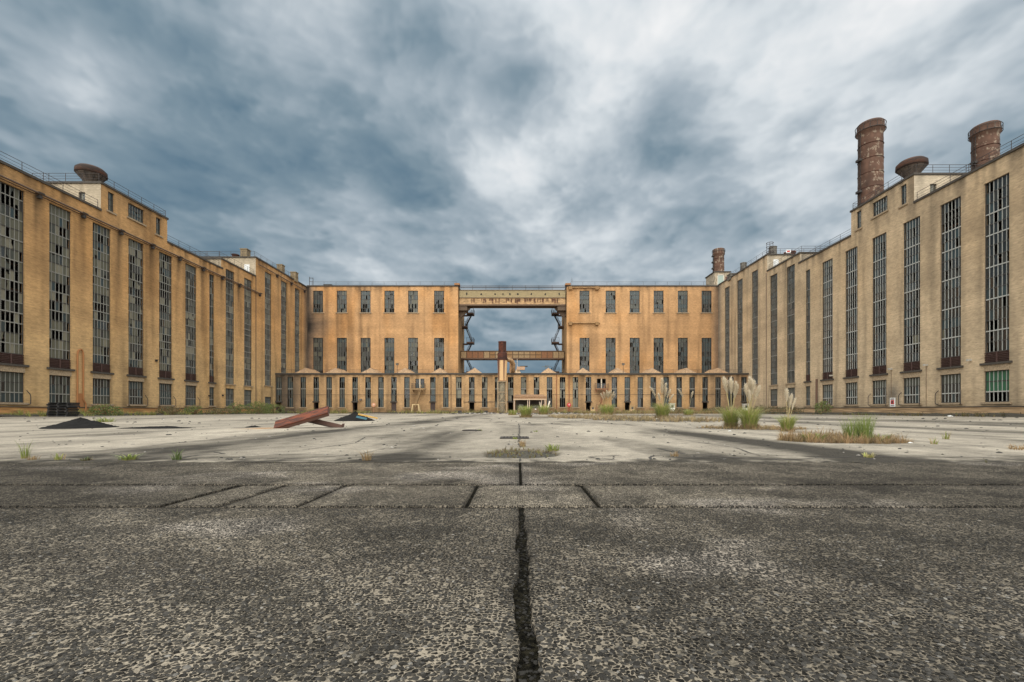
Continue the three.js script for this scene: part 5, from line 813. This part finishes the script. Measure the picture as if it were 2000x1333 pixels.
// ground cover nobody could count: instanced tufts
function cover(name, n, seed, place, tint, h, label) {
  const r = rng(seed), g = blades(16, r, { spread: 0.10, h0: 0.35, h1: 1, lean: 0.6, w: 0.02, seg: 3, tint }), m = new THREE.InstancedMesh(g, grassMat, n), q = new THREE.Matrix4(), c = new THREE.Color();
  for (let i = 0; i < n; i++) { const [x, z, s, k = 1] = place(r); const hh = h * s * (0.35 + 0.5 * r() + 0.8 * r() ** 4); q.makeRotationY(r() * 6.28).scale(V(k * hh * 1.2, hh, k * hh * 1.2)); q.setPosition(x, -0.02, -z); m.setMatrixAt(i, q); const b = 0.6 + 0.7 * r(); c.setRGB(b, b * (0.92 + 0.14 * r()), b * 0.95); m.setColorAt(i, c); }
  m.name = numbered(name); m.castShadow = m.receiveShadow = true; tag(m, label, 'grass'); stuff(m); scene.add(m);
}
const patch = (f) => (r) => { for (let k = 0; k < 60; k++) { const [x, z, s, w] = f(r); if (fbm(x * 0.35, z * 0.35, 3, 95) > 0.42 + 0.12 * r()) return [x, z, s, w]; } return f(r); };
cover('wall_grass', 900, 861, patch((r) => [-50.6 + 3.6 * r() ** 1.4, 44 + 50 * r(), 1]), mt, 0.75, 'weedy grass strip along the foot of the left wing');
cover('wall_grass', 900, 862, patch((r) => [-47 + 60 * r(), 95.2 - 4.5 * r() ** 1.4, 1]), mt, 1.05, 'weedy grass strip before the left half of the low building');
cover('wall_grass', 1500, 863, (r) => [12 + 34 * r(), 94.5 - 10 * r(), 1], (q, k) => k < 0.7 ? mixc(BROWN, STRAW, k * 0.9) : gt(q, k), 1.0, 'dry brown grass strip before the right half of the low building');
cover('wall_grass', 500, 864, patch((r) => [48 - 4 * r(), 42 + 46 * r(), 0.7]), (q, k) => mixc(BROWN, DEEP, k), 0.7, 'dark sparse weeds on the soil bank along the right wing');
cover('dry_grass', 1100, 865, (r) => { for (;;) { const x = 3 + 12 * r(), z = 22 + 30 * r(); if (isle(x, z) > 0.35) return [x, z, 1]; } }, (q, k) => mixc([0.26, 0.2, 0.11], STRAW, k), 0.42, 'dry straw grass on the middle islands of soil');
cover('dry_grass', 420, 866, (r) => { for (;;) { const x = 6 + 4 * r(), z = 13.5 + 4 * r(); if (isle(x, z) > 0.4) return [x, z, 0.8]; } }, (q, k) => mixc(BROWN, STRAW, k), 0.2, 'short dry grass round the nearest pampas pair');
cover('dry_grass', 650, 867, (r) => { for (;;) { const x = 5 + 3.2 * r(), z = 8 + 2 * r(); if (isle(x, z) > 0.45) return [x, z, 1 - 0.5 * sstep(x, 6.6, 7.6)]; } }, (q, k) => mixc([0.25, 0.17, 0.08], [0.42, 0.28, 0.14], k), 0.24, 'tan dry grass on the island under the reeds');
cover('hole_grass', 110, 868, (r) => { for (;;) { const x = -0.5 + 1.2 * r(), z = 5.8 + 1.6 * r(); if (holeDepth(x, z) > 0.5) return [x, z, 1]; } }, (q, k) => k < 0.9 ? mixc([0.10, 0.06, 0.035], [0.24, 0.15, 0.08], k) : gt(q, k), 0.09, 'brown dead grass in the hole in the concrete');
cover('joint_grass', 320, 869, (r) => [(-9 + 18 * r()), 5.30 + 0.05 * r(), 0.35 + 0.65 * r() ** 3], (q, k) => mixc(BROWN, DEEP, k), 0.05, 'short dead grass in the long joint between paving and yard');

// ---------------------------------------------------------------- things lying about the yard
{
  // rusty channel beam lying with one end raised on a dark angle iron
  const t = thing('steel_beam', 'rusty red steel beam lying tilted across a dark prop', 'steel beam', [-7.4, 0.32, -15.6]);
  t.rotation.set(0.62, 0.14, 0.30, 'ZYX');
  const L = 0.9, W = 0.23, web = new THREE.BoxGeometry(2 * L, 0.05, 2 * W, 20, 1, 6).translate(0, 0.06, 0);
  part('plate', web, std(0.46, 0.42, 0.38, 0.85, { map: rustTone }), t);
  part('flange', [bx(-L, -0.06, W - 0.05, L, 0.034, W), bx(-L, -0.06, -W, L, 0.034, -W + 0.05), bx(L - 0.05, -0.06, -W + 0.051, L, 0.034, W - 0.051)], std(0.10, 0.05, 0.035, 0.85), t);
  part('rib', [-0.45, 0, 0.45].map((x) => bx(x - 0.02, -0.055, -W + 0.06, x + 0.02, 0.033, W - 0.06)), darkRust, t);
  const p = thing('steel_prop', 'dark angle iron under the rusty beam, its end on the concrete', 'steel angle', [-6.85, 0.15, -16.1]); p.rotation.set(0, 0.15, -0.24, 'ZYX');
  part('web', bx(-0.72, -0.08, -0.16, 0.62, -0.03, 0.16), std(0.07, 0.045, 0.035, 0.85), p); part('flange', [bx(-0.72, -0.029, 0.12, 0.62, 0.10, 0.16), bx(0.6, -0.14, -0.14, 0.64, 0.13, 0.119)], std(0.11, 0.06, 0.045, 0.85), p);
}
function heap(x, z, rx, rz, h, seed, label, m = blackMat, lump = 0.5) {
  const g = new THREE.CircleGeometry(1, 64), P = [], I = [], R = 22, A = 64;
  for (let i = 0; i <= R; i++) for (let j = 0; j < A; j++) { const f = i / R, a = j / A * 6.283, k = 1 + 0.25 * (fbm(Math.cos(a) * 2 + seed, Math.sin(a) * 2, 2, seed) - 0.5), px = rx * f * k * Math.cos(a), pz = rz * f * k * Math.sin(a); P.push(px, -0.02 + h * (1 - f) ** 1.05 * (1 + lump * (fbm(px * 3 / rx + seed, pz * 3 / rz, 3, seed) - 0.5)) + (f < 1 ? 0.10 * h * (hash(i, j, seed) - 0.4) + 0.02 : 0), pz); }
  for (let i = 0; i < R; i++) for (let j = 0; j < A; j++) { const a = i * A + j, b = i * A + (j + 1) % A, c = b + A, d = a + A; I.push(a, b, c, a, c, d); }
  const q = new THREE.BufferGeometry(); q.setAttribute('position', new THREE.Float32BufferAttribute(P, 3)); q.setIndex(I); q.computeVertexNormals();
  return tag(part('heap', q, m, null, [x, 0, -z]), label, 'heap');
}
const coal = new THREE.MeshPhysicalMaterial({ color: new THREE.Color().setRGB(0.016, 0.015, 0.014), roughness: 1, specularIntensity: 0.15 });
heap(-15.3, 15.9, 0.98, 1.1, 0.33, 3, 'black cone shaped heap on the left of the yard', coal, 0.3);
heap(-12.4, 15.6, 1.25, 0.7, 0.075, 5, 'flat black spill right of the cone shaped heap', coal, 1.4); heap(-9.55, 16.4, 0.25, 0.3, 0.07, 6, 'small black clod between the flat spill and the beam', coal, 1); heap(-16.9, 11.4, 1.2, 0.9, 0.025, 9, 'thin grey spill before the black heap at far left', std(0.09, 0.085, 0.075, 1), 1);
heap(-9.5, 26.5, 1.15, 1.1, 0.5, 7, 'black heap with coloured boards right of the rusty beam', coal, 0.35);
tag(part('plank', bar([-9.0, 0.40, -25.6], [-7.85, 0.17, -25.4], 0.07, 0.05), std(0.5, 0.3, 0.08, 0.8)), 'yellow plank lying down the right side of the black heap', 'plank');
tag(part('tarpaulin', (() => { const g = new THREE.PlaneGeometry(0.6, 0.16, 14, 6); const p = g.attributes.position; for (let i = 0; i < p.count; i++) p.setZ(i, 0.05 * (fbm(p.getX(i) * 4, p.getY(i) * 6, 3, 4) - 0.5)); g.rotateX(-0.9).rotateZ(-0.22); g.computeVertexNormals(); return g; })(), std(0.015, 0.075, 0.10, 0.7), null, [-8.75, 0.2, -25.42]), 'blue tarpaulin scrap below the yellow plank on the heap', 'tarpaulin');
{
  const t = thing('pallet_stack', 'stack of black slabs and pallets before the left wing', 'pallet stack', [-45, 0, -45]), r = rng(66);
  for (let k = 0; k < 9; k++) { const y = 0.02 + k * 0.155, o = (r() - 0.5) * 0.16, w = 1.02 + (r() - 0.5) * 0.12; part('pallet', [bx(-w + o, y + 0.10, -0.6, w + o, y + 0.14, 0.6), ...[-1, 0, 1].map((s) => bx(s * (w - 0.1) + o - 0.07, y, -0.6, s * (w - 0.1) + o + 0.07, y + 0.099, 0.6)), bx(-w + o, y - 0.012, 0.45, w + o, y - 0.002, 0.6)], k % 3 ? blackMat : std(0.03, 0.03, 0.032, 0.8), t); }
}
function drain(x, z, w, d, label) { const t = thing('drain_grate', label, 'drain', [x, 0.004, -z], 0); part('frame', [bx(-w / 2, 0, -d / 2, w / 2, 0.022, -d / 2 + 0.03), bx(-w / 2, 0, d / 2 - 0.03, w / 2, 0.022, d / 2), bx(-w / 2, 0, -d / 2 + 0.03, -w / 2 + 0.03, 0.022, d / 2 - 0.03), bx(w / 2 - 0.03, 0, -d / 2 + 0.03, w / 2, 0.022, d / 2 - 0.03)], ironMat, t); const n = Math.round(w / 0.07); part('grate_bar', [...Array(n)].map((_, i) => bx(-w / 2 + 0.035 + i * 0.07, 0, -d / 2 + 0.03, -w / 2 + 0.06 + i * 0.07, 0.016, d / 2 - 0.03)), ironMat, t); part('pit', bx(-w / 2 + 0.03, -0.01, -d / 2 + 0.03, w / 2 - 0.03, 0.004, d / 2 - 0.03), blackMat, t); }  // the pit is a black plate under the bars, its darkness only colour
drain(gx(1005, 9.9), 9.9, 0.62, 0.5, 'slot drain just beyond the hole in the concrete'); drain(gx(922, 13.6), 13.6, 0.55, 0.45, 'drain grate left of the centre joint beyond the hole'); 
{
  // lumps of broken concrete before the stack and small crumbs over the yard
  const r = rng(90), g = new THREE.IcosahedronGeometry(1, 1), p = g.attributes.position; for (let i = 0; i < p.count; i++) { const k = 0.7 + 0.5 * hash(Math.round(p.getX(i) * 40), Math.round(p.getY(i) * 40 + p.getZ(i) * 77), 3); p.setXYZ(i, p.getX(i) * k, p.getY(i) * k, p.getZ(i) * k); } g.computeVertexNormals();
  const n = 900, m = new THREE.InstancedMesh(g, std(1, 1, 1, 0.95), n), q = new THREE.Matrix4(), c = new THREE.Color();
  for (let i = 0; i < n; i++) { const far = i < 340; let z = far ? 78 + 15 * r() : 5.6 + 34 * r() ** 2, x = far ? -12 + 28 * r() ** 1.2 : (r() * 2 - 1) * z * 1.1; const s = (far ? 0.07 + 0.22 * r() ** 4 : 0.004 + 0.0009 * z + (0.006 + 0.0016 * z) * r() ** 4), dark = r() < (far ? 0.5 : 0.8); q.makeRotationY(r() * 6.28).scale(V(s * (0.8 + r()), s * 0.6, s)); q.setPosition(x, yardHeight(x, z) + s * 0.2, -z); m.setMatrixAt(i, q); const k = dark ? 0.03 + 0.06 * r() : 0.18 + 0.16 * r(); c.setRGB(k, k * 0.92, k * 0.8); m.setColorAt(i, c); }
  m.name = 'rubble'; m.castShadow = m.receiveShadow = true; tag(m, 'crumbs of rubble scattered over the concrete yard', 'rubble'); stuff(m); scene.add(m);
  const lit = (px, z, s, label) => { const k = g.clone().scale(s, s * 0.35, s * 0.6); tag(part('litter', k, std(0.75, 0.75, 0.72, 0.7), null, [gx(px, z), s * 0.12, -z]), label, 'litter'); };
  lit(1779, 8.4, 0.045, 'crumpled white litter at the right end of the dry island'); lit(1857, 45.5, 0.28, 'white litter on the soil bank along the right wing'); lit(1426, 13.2, 0.05, 'pale stone on the soil before the pampas pair');
}
renderer.render(scene, camera);
